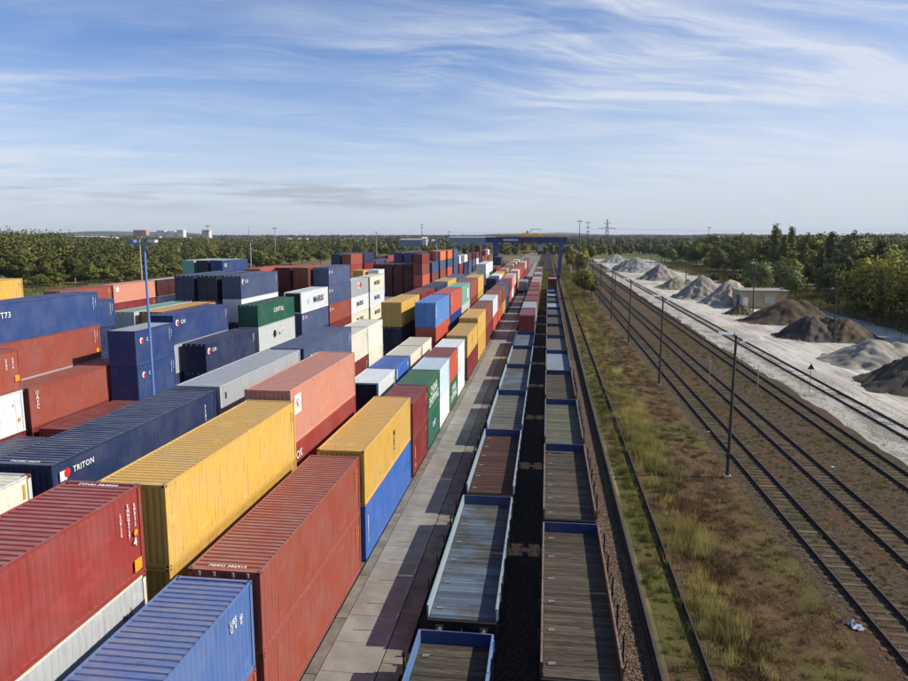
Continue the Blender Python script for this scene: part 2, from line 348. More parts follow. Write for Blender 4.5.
def m_frame(L, H, mb=None, castings=False):
    mb = mb or MB(); w = CW/2
    for sx in (-1, 1):
        xa, xb = sorted((sx*w, sx*(w-.15)))
        for y0, y1 in ((0, .16), (L-.16, L)): mb.box(xa, xb, y0, y1, .118, H-.118)
        xa, xb = sorted((sx*(w-.002), sx*(w-.06)))
        mb.box(xa, xb, .162, L-.162, .012, .158); mb.box(xa, xb, .162, L-.162, H-.077, H-.004)
    for y0, y1 in ((.004, .12), (L-.12, L-.004)):
        mb.box(-w+.152, w-.152, y0, y1, H-.115, H-.006); mb.box(-w+.152, w-.152, y0, y1, .015, .165)
    mb.box(-w+.06, w-.06, .17, L-.17, .10, .14)
    if castings: m_castings(L, H, mb)
    return mb
def m_castings(L, H, mb, m=0):
    w = CW/2
    for sx in (-1, 1):
        for y0, y1 in ((-.003, .176), (L-.176, L+.003)):
            for z0, z1 in ((0, .118), (H-.118, H)):
                xa, xb = sorted((sx*(w+.003), sx*(w-.16))); mb.box(xa, xb, y0, y1, z0, z1, m)
    return mb
cs_ = MB().box(-.0815, .0815, -.0895, .0895, -.059, .059)
for sx in (-1, 1): xa, xb = sorted((sx*.082, sx*.0835)); cs_.box(xa, xb, -.045, .045, -.032, .032, 1)
cs_.box(-.032, .032, -.055, .055, .0592, .061, 1)
for sy in (-1, 1): ya, yb = sorted((sy*.0897, sy*.0912)); cs_.box(-.04, .04, ya, yb, -.032, .032, 1)
m_casting_single = cs_.mesh('corner_casting', [PM['grey'], M_black])
m_shaded_end = {}
cache = {}
def cmesh(kind, L, H, *a):
    k = (kind, L, H)+a
    if k in cache: return cache[k]
    base = [PM['grey']]
    if kind == 'side': me = m_side(L, H, a[0]).mesh('side_panel', base)
    elif kind == 'roof': me = m_roof(L, H).mesh('roof', base)
    elif kind == 'front': me = m_front(L, H).mesh('end_panel', base)
    elif kind == 'frame': me = m_frame(L, H).mesh('frame', base)
    elif kind == 'framec': me = m_frame(L, H, None, True).mesh('frame', base)
    elif kind == 'door': me = m_door(H, a[0]).mesh('door', base)
    elif kind == 'bar': me = m_bars(H, 0).mesh('locking_bar', base)
    elif kind == 'keeper': me = m_keeper(H, 0).mesh('keeper', base)
    elif kind == 'shaded_end':  # louvred end for white boxes, its dark colour standing in for shade
        mb = MB(); mb.box(-CW/2+.152, CW/2-.152, .03, .10, .17, H-.12)
        mb.box(-.75, .75, .0, .03, H*.52, H-.25)
        for k2 in range(6): mb.box(-.7, .7, -.015, .0, H*.55+k2*.17, H*.55+k2*.17+.07)
        mb.box(-.95, .95, .005, .03, .4, H*.45); me = mb.mesh('shaded_end_panel', base)
    elif kind == 'whole':
        mb = MB(); m_side(L, H, 1, mb, 0); m_side(L, H, -1, mb, 0); m_roof(L, H, mb); m_front(L, H, mb)
        mb2 = m_frame(L, H, mb, True)
        # far end
        mb.box(-CW/2+.15, CW/2-.15, L-.07, L-.03, .16, H-.11)
        me = mb.mesh('container', base)
    cache[k] = me; return me
NAMES = dict(yellow='yellow', gold='yellow', brick='brick-red', maroon='maroon', red='red', rust='rust-brown', navy='navy', darknavy='dark navy',
    bluegrey='slate-blue', blue='blue', skyblue='sky-blue', royal='royal-blue', midblue='dark blue', lake='bright blue', grey='grey', lightgrey='pale grey', white='white',
    cream='cream', paleblue='pale blue-white', green='green', teal='dark green', aqua='aqua-green', orange='orange-brown', vermilion='orange-red',
    pink='salmon-pink', tangerine='orange', brown='brown', black='black', oxblood='dark oxblood')
textcache = {}
def text_mesh(txt, size, mm):
    k = (txt, size, mm.name)
    if k in textcache: return textcache[k]
    cu = bpy.data.curves.new('lettering', 'FONT'); cu.body = txt; cu.size = size; cu.extrude = .004; cu.offset = size*.012
    cu.align_x = 'CENTER'; cu.align_y = 'CENTER'; cu.resolution_u = 2; cu.space_line = .82; cu.space_character = 1.12
    o = bpy.data.objects.new('tmp', cu); C.objects.link(o); dg = bpy.context.evaluated_depsgraph_get()
    me = bpy.data.meshes.new_from_object(o.evaluated_get(dg)); me.name = 'lettering'; me.materials.clear(); me.materials.append(mm)
    bpy.data.objects.remove(o); textcache[k] = me; return me
used_labels = set()
CN = [0]; # containers buried in the stacks, which no view along the yard shows: built together as one object
HIDDEN = set([24,27,30,33,35,37,39,41,44,47,50,53,56,57,58,60,61,63,64,66,67,69,72,78,79,81,82,84,85,87,88,97,101,113,114,116,117,122,126,127,130,131,147,148,151,152,155,156,157,159,162,163,165,168,169,170,171,172,173,175,176,177,179,180,181,183,184,185,215,223,225,227,229,231,233,235,237,239,241,243,245,246,247,248,249,250,254,257,259,261,264,266,268,274,277,281,304,308,310,313,319,320,321,323,324,326,327,330,331,332,337,338,341,342,343,345,346,347,351,352,355,356,357,359,360,361,362,363,365,366,368,369,370,371,372,373,374,378,379,382,383,385,386,388,389,390,392,393,394,396,397,398,399,400,402,403,404,406,407,408,409,410,411,412,413,415,416,418,419,420,421,422,423,424,425,426,427,428,429,430,431,432,433,434,435,436,437,438,439,440,441,442]); bases = {}
def vid(n, seed):          # vertical code column, as on real boxes
    r = random.Random(seed); return '\n'.join(r.choice('ACEHTUNLOSG') if i < 4 else r.choice('0123456789') for i in range(n))
def container(x, y, z, L, H, col, label, group, end='door', marks=(), detail=2, roof=None, frame=None):
    """x = right face, y = near end"""
    mcol = PM[col]; cx = x-CW/2; idx = CN[0]; CN[0] += 1
    if idx in HIDDEN:
        bases.setdefault(col, []).append((cx, y, z, L, H)); return None
    if detail == 0:
        o = link('shipping_container', cmesh('whole', L, H), None, (cx, y, z), mat=mcol); return tag(o, label, 'container', group)
    if not marks and z > 2:
        dk = 'black' if col in ('white', 'cream', 'paleblue', 'lightgrey', 'yellow', 'gold', 'grey') else 'white'
        sd2 = idx % 9; marks = ((vid(10 if L > 8 else 8, sd2), .12, L-.62, H-.92, dk), (vid(6, sd2+20), .10, L-.40, H-.75, dk))
    t = thing('shipping_container', label, 'container', (cx, y, z), 0, group)
    rn = y*7.13+x*3.1+z
    link('frame', cmesh('frame' if detail == 3 else 'framec', L, H), t, mat=PM[frame] if frame else mcol)
    if detail == 3:
        for sx in (-1, 1):
            for yy in (.0865, L-.0865):
                for zz_ in (.059, H-.059): link('corner_casting', m_casting_single, t, (sx*(CW/2+.003-.0815), yy, zz_), mat=PM['rust'] if frame else mcol)
    link('side_panel', cmesh('side', L, H, 1), t, mat=mcol); link('side_panel', cmesh('side', L, H, -1), t, mat=mcol)
    link('roof', cmesh('roof', L, H), t, mat=PM[roof] if roof else mcol)
    ends = [(0, 0, end), (L, math.pi, 'front' if end != 'front' else 'door')]
    for yo, rz, e in ends:
        if e == 'front': link('end_panel', cmesh('front', L, H), t, (0, yo, 0), (0, 0, rz), mat=mcol)
        elif e == 'shaded_end': link('shaded_end_panel', cmesh('shaded_end', L, H), t, (0, yo, 0), (0, 0, rz), mat=M_shaded_end)
        else:
            for s in (-1, 1):
                d = link('door', cmesh('door', L, H, s), t, (0, yo, 0), (0, 0, rz), mat=mcol)
                for bx in (.32, .82):
                    link('locking_bar', cmesh('bar', L, H), d, (s*bx, 0, 0), mat=mcol)
                    if detail >= 2: link('keeper', cmesh('keeper', L, H), d, (s*bx, 0, 0), mat=M_bright)
    for mi_, mk_ in enumerate(marks):
        txt, size, yc, zc, mc = mk_[:5]
        if txt in ('@disc', '@square', '@star', '@bar', '@flag'):
            mb = MB(); r_ = size/2
            if txt == '@disc': mb.add([(r_*math.cos(a*math.pi/8), r_*math.sin(a*math.pi/8), 0) for a in range(16)], [tuple(range(16))])
            elif txt == '@star': mb.add([(r_*(1 if a % 2 else .42)*math.cos(a*math.pi/7), r_*(1 if a % 2 else .42)*math.sin(a*math.pi/7), 0) for a in range(14)], [tuple(range(14))])
            elif txt == '@bar': mb.box(-r_*.18, r_*.18, -r_, r_, -.002, .002)
            else: mb.box(-r_, r_, -r_, r_, -.002, .002)
            me = mb.mesh('marking', [MK[mc]]); nm = 'marking'
        else: me = text_mesh(txt, size, MK[mc]); nm = 'lettering'
        face = mk_[5] if len(mk_) > 5 else 'side'
        if face == 'side': link(nm, me, t, (CW/2+.008+.006*mi_, yc, zc), (R(90), 0, R(90)))
        elif face == 'roof': link(nm, me, t, (yc, zc, H+.004), (0, 0, 0))
    return t
S, HC = 2.591, 2.896
idm = lambda L, H, seed, c='white': (('%s' % vid(8, seed), .17, L-.75, H-.95, c), ('%s' % vid(6, seed+1), .15, L-.42, H-.85, c))
def stack(x, y, L, levels, group, end='door', detail=2, z0=.06):
    """levels: bottom to top dicts/tuples (colour, H, label, marks, kwargs)"""
    z = z0
    for lv in levels:
        c, H = lv[0], lv[1]; lab = lv[2] if len(lv) > 2 else None; mk_ = lv[3] if len(lv) > 3 else (); kw = lv[4] if len(lv) > 4 else {}
        container(x+rnd.uniform(-.02, .02), y+rnd.uniform(-.04, .04), z, L, H, c, lab, group, kw.get('end', end), mk_, kw.get('detail', detail), kw.get('roof'), kw.get('frame')); z += H+.004
F40, F20 = 12.192, 6.058
GA = 'containers in the row along the pavement'; GB = 'containers in the second row from the pavement'; GC = 'containers in the third row from the pavement'
GD = 'containers beyond the truck lane'; GE = 'containers at the far edge of the yard'
cai = lambda y, z, s=.8: (('@disc', s*.86, y-.7, z, 'white'), ('@disc', s*.62, y-.62, z-.04, 'red'), ('@bar', s*.3, y-.75, z+.05, 'white'), ('CAI', s*.72, y+.4, z, 'white'))
# --- row along the pavement (right face x = -8.9)
stack(-8.85, 7.5, F40, [('brick', HC, 'red container at the photo bottom edge, beneath the near blue one', (), {'end': 'front'}),
    ('blue', HC, 'near bright blue container at the bottom edge of the photo', (('UES\nU 4', .25, 10.8, 2.2, 'white'), ('42\nG', .2, 11.3, 2.1, 'white')), {'end': 'front'})], GA, detail=3, z0=.2)
stack(-8.9, 20.5, F40, [('brick', HC, 'lower of two large brick-red containers at the pavement, dented seam above', idm(F40, HC, 3, 'orange')),
    ('brick', HC, 'upper of two large brick-red containers, roof in full view beside the yellow ones', idm(F40, HC, 5, 'orange')+(('MSKU 302915', .2, 0, .3, 'white', 'roof'),))], GA, detail=3)
stack(-8.9, 33.55, F40, [('lake', HC, 'bright blue container at pavement level beneath the yellow one with black logo', ((vid(9, 8), .20, .55, 1.5, 'white'),)),
    ('yellow', HC, 'yellow container with black logo on its side, on the bright blue one', (('M\nS\nC', .52, 7.0, 1.45, 'black'),), {'end': 'front'})], GA, detail=3)
stack(-8.9, 46.5, F20, [('maroon', S, 'short maroon container at pavement level with yellow marks', (('@bar', .9, .9, 1.5, 'orange'), ('@disc', .3, .9, .6, 'orange'), ('@bar', .3, 5.2, 2.1, 'white'))),
    ('maroon', S, 'short plain maroon container on the marked maroon one beside the yellow logo container')], GA)
stack(-8.9, 52.75, F20, [('teal', S, 'short dark green container at pavement level with small white lettering', (('UNIT', .62, 3.0, 1.4, 'white'),)),
    ('green', S, 'short green container with large slanting white lettering, green roof', (('CHINA\nSHIPPING', 1.0, 3.0, 1.3, 'white'),))], GA)
stack(-8.9, 58.95, F20, [('white', S, 'short white container at pavement level between two green ones', (), {'end': 'shaded_end'}),
    ('paleblue', S, 'short pale blue-white container on the white one, between green and orange', (), {'end': 'shaded_end'})], GA)
stack(-8.9, 65.1, F20, [('green', S, 'short green container with white lettering beneath the brown-roofed orange one', (('CHINA\nSHIPPING', .95, 3.0, 1.3, 'white'),)),
    ('orange', S, 'short orange-brown container with a brown roof on the green one', (), {'roof': 'rust'})], GA)
stack(-8.9, 71.3, F20, [('white', S, 'lower white container at the pavement, just before the yellow stacks', (), {'end': 'shaded_end'}),
    ('white', S, 'upper white container at the pavement, just before the yellow stacks', (), {'end': 'shaded_end'})], GA)
stack(-8.9, 79.9, F40, [('maroon', S, 'maroon container beneath the first yellow one past the white pair'),
    ('yellow', S, 'yellow container with dark mark and black open-looking end past the white pair', (('@bar', 1.1, 5.6, 1.4, 'black'), ('@bar', .8, 6.0, 1.4, 'white')))], GA)
stack(-8.9, 92.5, F40, [('gold', HC, 'lower of the two yellow containers stacked at the pavement'),
    ('yellow', HC, 'upper of the two yellow containers stacked at the pavement', (('@bar', 1.0, 3.6, 1.5, 'black'),))], GA)
stack(-8.9, 105.2, F40, [('maroon', HC, 'lower maroon container between the yellow pair and the white-topped stack'),
    ('rust', HC, 'upper maroon container between the yellow pair and the white-topped stack')], GA)
stack(-8.9, 118.6, F40, [('vermilion', HC, 'orange-red container under the far bright white one at the pavement'),
    ('white', HC, 'bright white container on the orange-red one among maroon stacks', (), {'end': 'shaded_end'})], GA)
# --- second row (right face about -12.6)
stack(-12.4, 7.6, F40, [('grey', HC, 'grey container at ground level beneath the near left stack'), ('lightgrey', HC, 'pale grey-white corrugated container beneath the big maroon-red one', (('H', .3, 11.0, 2.0, 'blue'), (vid(5, 61), .16, 11.3, 1.9, 'black'), ('@disc', .34, 10.6, 1.3, 'orange')), {'frame': 'cream'}),
    ('red', HC, 'big maroon-red container at the lower left corner, ribbed roof', idm(F40, HC, 21)+((vid(7, 9), .13, F40-1.15, HC-.9, 'white'), ('4', .36, F40-.5, 1.2, 'white'), ('@square', .38, F40-.42, .45, 'orange'), ('@disc', .2, F40-.45, 1.5, 'orange'), ('TTNU 583026', .2, 0, F40-.3, 'white', 'roof')))], GB, detail=3, z0=.2)
stack(-12.3, 21.0, F40, [('maroon', S, 'maroon container at ground level under the large yellow pair'), ('gold', HC, 'yellow container with brown-stained top rail beneath the large yellow one'),
    ('yellow', HC, 'large yellow container in the middle foreground, ribbed roof, plain side')], GB, end='front', detail=3, z0=.02)
stack(-12.75, 33.9, F40, [('grey', HC, 'grey container at ground level under the salmon-pink stack'), ('red', HC, 'dark red container in shade beneath the salmon-pink one', (('OK', .6, 1.0, 2.2, 'white'),)),
    ('pink', HC, 'salmon-pink container with white square logo beyond the large yellow one', (('@square', 1.0, 1.0, 2.0, 'white'), ('K', .7, 1.0, 2.0, 'red')))], GB, end='front', detail=2)
stack(-12.75, 52.75, F20, [('midblue', S, 'dark blue container beneath the short white one with darkened end'), ('white', S, 'short white container with shade-darkened end, beside the green roofs', (), {'end': 'shaded_end'})], GB)
stack(-12.75, 59.2, F20, [('navy', S, 'navy container beneath the short bright blue one'), ('lake', S, 'short bright blue container with white corner mark', (('@bar', 1.4, .5, 1.7, 'white'), ('V', .7, 5.2, 2.0, 'white')))], GB)
stack(-12.75, 65.8, F20, [('grey', S, 'grey container beneath the nearer cream-roofed one'), ('cream', S, 'nearer of two short cream containers behind the bright blue one')], GB, end='front')
stack(-12.75, 72.2, F20, [('grey', S, 'grey container beneath the farther cream-roofed one'), ('cream', S, 'farther of two short cream containers, before the tall sky-blue end')], GB, end='front')
stack(-12.85, 82, F40, [('navy', HC, 'dark container at ground level of the sky-blue stack'), ('orange', HC, 'orange-brown container beneath the sky-blue one'),
    ('skyblue', HC, 'sky-blue container with its door end facing the camera', (('@bar', 1.5, .5, 1.8, 'white'),))], GB)
stack(-12.85, 95.0, F40, [('navy', HC, 'navy container at ground level beneath royal blue and orange-red'), ('royal', HC, 'royal-blue container beneath the orange-red one'), ('vermilion', HC, 'orange-red container just past the sky-blue one', (('@bar', 1.2, .6, 1.9, 'white'),))], GB)
stack(-12.85, 107.6, F40, [('maroon', HC, 'maroon container at ground level beneath the aqua-green stack'), ('lightgrey', HC, 'pale container beneath the aqua-green one'), ('aqua', HC, 'aqua-green container with a pale panel past the orange-red one', (('@square', 1.6, 8.5, 1.4, 'white'),))], GB)
stack(-12.85, 120.3, F40, [('rust', HC, 'dark brown container at ground level past the aqua-green stack'), ('maroon', HC, 'maroon container beneath the brown one past the aqua-green'), ('brick', HC, 'brick-brown container between aqua-green and yellow')], GB)
stack(-12.85, 133.2, F40, [('gold', HC, 'yellow container at ground level at the end of the tall second row'), ('gold', HC, 'yellow container beneath the last tall yellow one'), ('yellow', HC, 'last tall yellow container of the second row', (('@bar', 1.2, 6.1, 1.5, 'black'),))], GB)
stack(-12.85, 150, F40, [('lightgrey', HC, 'low pale grey container in the gap behind the tall yellow stack')], GB, detail=1)
# --- third row (right face about -16.7)
stack(-16.7, 8.4, F40, [('navy', HC, 'navy container at ground level of the leftmost near stack'), ('grey', HC, 'grey container beneath the dirty white one at the left edge'),
    ('cream', HC, 'dirty white container at the left edge with rusty roof rail and corner post', (('@bar', .5, F40-.35, 2.4, 'orange'),), {'frame': 'lightgrey', 'end': 'front'})], GC, detail=3)
stack(-16.6, 21.45, F40, [('grey', HC, 'grey container at ground level under the long navy one'), ('navy', HC, 'navy container beneath the long navy one with white and red mark'),
    ('navy', HC, 'long navy container with red flag mark and white lettering near its end', (('@flag', .36, .55, 2.35, 'white'), ('@disc', .34, .75, 2.4, 'red'), ('TRITON', .30, 1.65, 2.40, 'white'), (vid(5, 31), .2, F40-1.2, 2.0, 'white'), ('@disc', .5, F40-.6, 1.2, 'white'), ('TCNU 4419', .2, 0, .3, 'white', 'roof')), {'end': 'front'})], GC, detail=3)
stack(-16.75, 34.45, F40, [('navy', HC, 'navy container at ground level under the pale grey roof'), ('maroon', HC, 'maroon container beneath the grey one beyond the navy roof'),
    ('grey', HC, 'plain grey container with pale roof between two navy ones', (('@bar', .35, .7, 2.3, 'black'),))], GC, end='front', detail=2)
stack(-16.65, 47.1, F40, [('maroon', HC, 'maroon container at ground level beneath slate-blue ones'), ('navy', HC, 'navy container beneath the slate-blue one with curved white logo'),
    ('bluegrey', HC, 'slate-blue container with white lettering low on its near corner, behind salmon-pink', (('CAI', .8, 1.9, 1.9, 'white'),)+idm(F40, HC, 47))], GC, end='front')
stack(-17.0, 60.25, F20, [('navy', S, 'navy container at ground level of the first cream stack'), ('maroon', S, 'maroon container showing beneath the nearer cream one'), ('cream', S, 'nearer of two tall cream containers beside the slate-blue roof')], GC, end='front')
stack(-17.0, 66.55, F20, [('cream', S, 'lowest cream container of the all-cream stack'), ('cream', S, 'middle cream container with black scribble low on its side', (('~v^', .8, 3.2, .8, 'black'),)), ('cream', S, 'top cream container of the all-cream stack before the yellow doors')], GC, end='front')
stack(-16.9, 82.0, F40, [('navy', HC, 'dark container at ground level of the yellow-doored stack'), ('darknavy', HC, 'dark navy container beneath the yellow-doored one', (('@bar', .1, 3, 1.5, 'white'),)), ('yellow', HC, 'yellow container with door end in shade beside the sky-blue one')], GC)
stack(-16.8, 94.6, F40, [('grey', HC, 'grey container at ground level of the maroon-roofed stack'), ('brown', HC, 'brown container beneath the maroon-roofed one'), ('maroon', HC, 'maroon container past the yellow-doored one in the third row')], GC)
stack(-16.8, 107.4, F40, [('navy', HC, 'navy container at ground level between maroon and yellow roofs'), ('maroon', HC, 'maroon container beneath the indigo-roofed one'), ('navy', HC, 'navy-roofed container between the maroon and yellow roofs')], GC)
stack(-16.9, 121.2, F40, [('navy', HC, 'navy container at ground level of the small yellow-roofed stack'), ('rust', HC, 'brown container beneath the small yellow-roofed one'), ('yellow', HC, 'yellow container between two navy roofs, left of the aqua-green')], GC)
stack(-16.9, 134.2, F40, [('navy', HC, 'navy container at ground level past the yellow roof'), ('maroon', HC, 'maroon container beneath the indigo one past the yellow roof'), ('bluegrey', HC, 'indigo-blue container in the third row before the brown roofs')], GC)

# --- block beyond the truck lane
uasc = (('U\nA\nS\nC', .42, .8, 1.9, 'white'),)
stack(-33.2, 30.9, F40, [('navy', HC, 'low navy container on the ground beyond the near navy roof')], GD, end='front')
stack(-33.2, 45.1, F40, [('maroon', HC, 'low container with dusty red roof on the ground beyond the navy roof')], GD, end='front')
stack(-36.2, 32.3, F40, [('maroon', HC, 'maroon container at ground level under the left-edge white one'), ('white', HC, 'white container at the left edge beneath a red one, orange spot', (('@square', .24, F40-.5, .9, 'orange'), ('@bar', .2, F40-1.0, 2.0, 'red'))),
    ('brick', HC, 'red container at the left edge on the white one, white marks', ((vid(4, 7), .24, F40-1.3, 2.0, 'white'), (vid(4, 71), .24, F40-.7, 2.0, 'white'), ('@square', .42, F40-.4, .9, 'orange')))], GD)
stack(-36.1, 44.95, F40, [('maroon', HC, 'red container at ground level behind the low dusty red roof'), ('brick', HC, 'long red container with white vertical letters at its near end', uasc+idm(F40, HC, 91)+(('@square', .4, F40-.5, .8, 'orange'),))], GD)
stack(-39.0, 45.6, F40, [('navy', HC, 'navy container at ground level of the tall left stack'), ('grey', HC, 'grey container of the tall left stack hidden behind red'), ('brick', HC, 'maroon container right beneath the long blue one at the left', idm(F40, HC, 95)+(('@square', .36, F40-.5, .7, 'orange'),)),
    ('midblue', HC, 'long blue container topping the tall stack at the left edge, white logo', (('T73', .6, 1.3, 2.0, 'white'),)+idm(F40, HC, 92))], GD)
stack(-42.0, 52.6, F40, [('navy', S, 'navy container low in the stack behind the long blue one'), ('navy', S, 'second navy container in the stack behind the long blue one'), ('navy', S, 'third navy container in the stack behind the long blue one'),
    ('midblue', S, 'blue container peeping out past the end of the long blue one', idm(F40, S, 97))], GD)
stack(-33.45, 54.1, F20, [('midblue', HC, 'lowest dark blue container beside the lamp post'), ('midblue', HC, 'middle dark blue container behind the lamp post, red and white logo', cai(1.6, 2.0, .6)+idm(F20, HC, 101)), ('midblue', HC, 'top dark blue container behind the blue lamp post, red and white logo', cai(1.6, 2.0, .6)+idm(F20, HC, 102), {'roof': 'grey'})], GD, end='front')
stack(-36.3, 65.3, F40, [('navy', HC, 'navy container at ground level under the dark blue logo stack'), ('grey', HC, 'grey container beneath the dark blue logo one'), ('midblue', HC, 'dark blue container with red and white round logo right of the lamp post', cai(1.5, 2.1, .75)+idm(F40, HC, 103))], GD, end='front')
stack(-33.5, 66.2, F40, [('navy', HC, 'navy container at ground level beneath the one with black door end'), ('navy', HC, 'navy container with black door end and round logo beside the grey roof', cai(1.4, 2.1, .75)+idm(F40, HC, 104))], GD)
stack(-39.1, 68.2, F40, [('gold', HC, 'yellow container at ground level behind dark blue ones'), ('rust', HC, 'rust-brown container behind the lamp post'), ('yellow', HC, 'yellow-roofed container lying behind the dark blue logo container', (), {'frame': 'rust'})], GD)
stack(-42.0, 68.0, F40, [('grey', HC, 'grey container at ground level of the grey-roofed stack'), ('grey', HC, 'grey container of the grey-roofed stack'), ('lightgrey', HC, 'pale aqua-grey roofed container behind the yellow roof', (), {'roof': 'aqua'})], GD)
stack(-33.5, 79.4, F40, [('grey', HC, 'grey container at ground level under the lime-white one'), ('lightgrey', HC, 'off-white container with round black logo beneath the dark green one', (('@disc', .95, 5.0, 1.5, 'black'), ('MOL', 1.15, 7.4, 1.5, 'white'))),
    ('teal', S, 'dark green container with white lettering above the off-white one', (('CAPITAL', .8, 6.6, 1.5, 'white'),))], GD)
stack(-37.3, 83.6, F40, [('navy', HC, 'navy container at ground level of the tall slate stack'), ('navy', HC, 'second navy container of the tall slate stack'), ('white', HC, 'white container whose top edge shows beneath the slate-blue one'),
    ('bluegrey', HC, 'slate-blue container topping the tall stack above the green one', cai(1.3, 2.1, .75)+idm(F40, HC, 110))], GD)
stack(-40.4, 83.4, F40, [('navy', HC, 'navy container low left of the tall slate stack'), ('black', HC, 'black container left of the tall slate stack'), ('navy', HC, 'navy container with shaded doors left of the tall slate stack'), ('darknavy', HC, 'dark green-black doored container topping the row left of the slate one', (), {'roof': 'bluegrey'})], GD)
stack(-43.3, 83.2, F40, [('navy', HC, 'navy container low at the left end of the black-doored row'), ('navy', HC, 'second navy container at the left end of the black-doored row'), ('navy', HC, 'third navy container at the left end of the black-doored row'), ('navy', HC, 'navy container with silver door marks at the left end of the row', (), {'roof': 'bluegrey'})], GD)
maersk = (('@star', 1.1, 3.0, 1.5, 'cyan'), ('MAERSK', 1.2, 7.6, 1.45, 'black'))
stack(-33.5, 94.3, F40, [('navy', HC, 'navy container at ground level beneath the nearest black-lettered box'), ('bluegrey', HC, 'slate-blue container with logo beneath the nearest black-lettered white one', cai(1.5, 2.2, .7)),
    ('white', HC, 'nearest white container with big black letters beside the tall blue stack', maersk, {'end': 'shaded_end'})], GD)
stack(-33.5, 107.1, F40, [('maroon', HC, 'maroon container at ground level of the tall blue stack'), ('brick', HC, 'brick-red container under the two blue ones', cai(1.2, 2.1, .7)), ('bluegrey', HC, 'lower blue container of the tall stack past the black-lettered box', cai(1.2, 2.1, .7)),
    ('bluegrey', HC, 'topmost blue container of the tall stack past the black-lettered box', cai(1.2, 2.1, .7))], GD)
ms2 = (('MAERSK', 1.15, 5.9, 1.45, 'black'),)
stack(-33.5, 119.6, F40, [('cream', HC, 'lower black-lettered container of the grey-topped stack', ms2, {'end': 'shaded_end'}), ('white', HC, 'middle black-lettered container of the grey-topped stack', ms2, {'end': 'shaded_end'}), ('grey', HC, 'grey container with red and white logo above two black-lettered white ones', (('@disc', 1.2, 5.0, 1.8, 'white'), ('@disc', 1.0, 6.6, 1.9, 'red'), ('@disc', .7, 5.0, 1.8, 'red'), ('@bar', .9, 6.2, .8, 'white')), {'end': 'shaded_end', 'roof': 'white'})], GD)
stack(-33.5, 132.9, F40, [('cream', HC, 'lowest black-lettered container of the farther all-white stack', ms2, {'end': 'shaded_end'}), ('white', HC, 'middle black-lettered container of the farther all-white stack', ms2, {'end': 'shaded_end'}), ('cream', HC, 'topmost black-lettered container of the farther all-white stack', ms2, {'end': 'shaded_end'})], GD)
stack(-36.4, 106.0, F40, [('navy', HC, 'navy container at ground level left of the tall blue stack'), ('navy', HC, 'navy container left of the tall blue stack'), ('brown', HC, 'dark brown container left of the tall blue stack'), ('brown', HC, 'brown-ended container topping the stack left of the tall blue one', (), {'roof': 'vermilion'})], GD, detail=1)
stack(-39.3, 106.0, F40, [('navy', HC, 'navy container low behind the brown-ended stack'), ('navy', HC, 'second navy container behind the brown-ended stack'), ('oxblood', HC, 'oxblood container behind the brown-ended stack'), ('oxblood', HC, 'oxblood-ended container with salmon roof', (), {'roof': 'vermilion'})], GD, detail=1)
stack(-42.2, 101.6, F40, [('navy', HC, 'navy container low under the orange-red one'), ('navy', HC, 'second navy container under the orange-red one'), ('black', HC, 'black container just under the orange-red one', (('OO', .6, 1.2, 2.0, 'white'),)), ('vermilion', HC, 'orange-red container behind the slate-blue top one', (('@bar', .8, 7.6, 2.0, 'white'),))], GD, detail=1)
# --- third block, left
stack(-68.3, 105.4, F40, [('navy', HC, 'navy container at ground level of the salmon stack by the trees'), ('maroon', HC, 'maroon container beneath the salmon one by the trees'), ('pink', HC, 'salmon-pink container by the tree belt, left of the lamp post', (('@square', .7, 1.1, 2.1, 'white'),))], GE, detail=1)
stack(-68.3, 92.6, F40, [('navy', HC, 'navy container at ground level left of the salmon stack'), ('maroon', HC, 'maroon container under the red one left of the salmon box'), ('brick', HC, 'red container with white marks left of the salmon-pink one', idm(F40, HC, 120)+(('@disc', .3, F40-.6, .8, 'orange'),), {'detail': 2})], GE, detail=1)
stack(-68.3, 118.2, F40, [('navy', HC, 'navy container at ground level right of the salmon stack'), ('white', HC, 'pale container below the dark maroon one by the trees'), ('oxblood', HC, 'dark maroon container with grey roof right of the salmon one', (), {'roof': 'lightgrey'})], GE, detail=1)
stack(-62.0, 118.4, F40, [('oxblood', HC, 'oxblood container at ground level before the trees'), ('oxblood', HC, 'oxblood container, second level before the trees'), ('oxblood', HC, 'oxblood container with pale roof before the trees', (), {'roof': 'lightgrey'})], GE, detail=1)
stack(-60.1, 63.2, F40, [('grey', HC, 'grey container at ground level by the left tree belt'), ('rust', HC, 'brown container by the left tree belt'), ('gold', HC, 'yellow container below the far-left yellow one'), ('yellow', HC, 'yellow container alone at the far left before the trees')], GE, detail=2)
stack(-64.0, 135.2, F40, [('navy', HC, 'navy container low under the blue one before the trees'), ('navy', HC, 'second navy container under the blue one before the trees'), ('navy', HC, 'third navy container under the blue one before the trees'), ('midblue', HC, 'blue container with small white logo high before the trees', (('GE', .9, 1.4, 1.9, 'white'),), {'roof': 'lightgrey'})], GE, detail=1)
stack(-67.0, 135.2, F40, [('navy', HC, 'navy container low behind the navy-ended top one'), ('navy', HC, 'second navy container behind the navy-ended top one'), ('navy', HC, 'third navy container behind the navy-ended top one'), ('darknavy', HC, 'navy-ended container between green and blue before the trees', (), {'roof': 'lightgrey'})], GE, detail=1)
stack(-70.0, 135.2, F40, [('navy', HC, 'navy container low beneath the green-ended one'), ('teal', HC, 'green container beneath the green-ended one'), ('teal', HC, 'second green container beneath the green-ended one'), ('aqua', HC, 'green-ended container highest on the left before the trees', (), {'roof': 'lightgrey'})], GE, detail=1)
for dx, cc in ((0, 'darknavy'), (1, 'oxblood')): pass

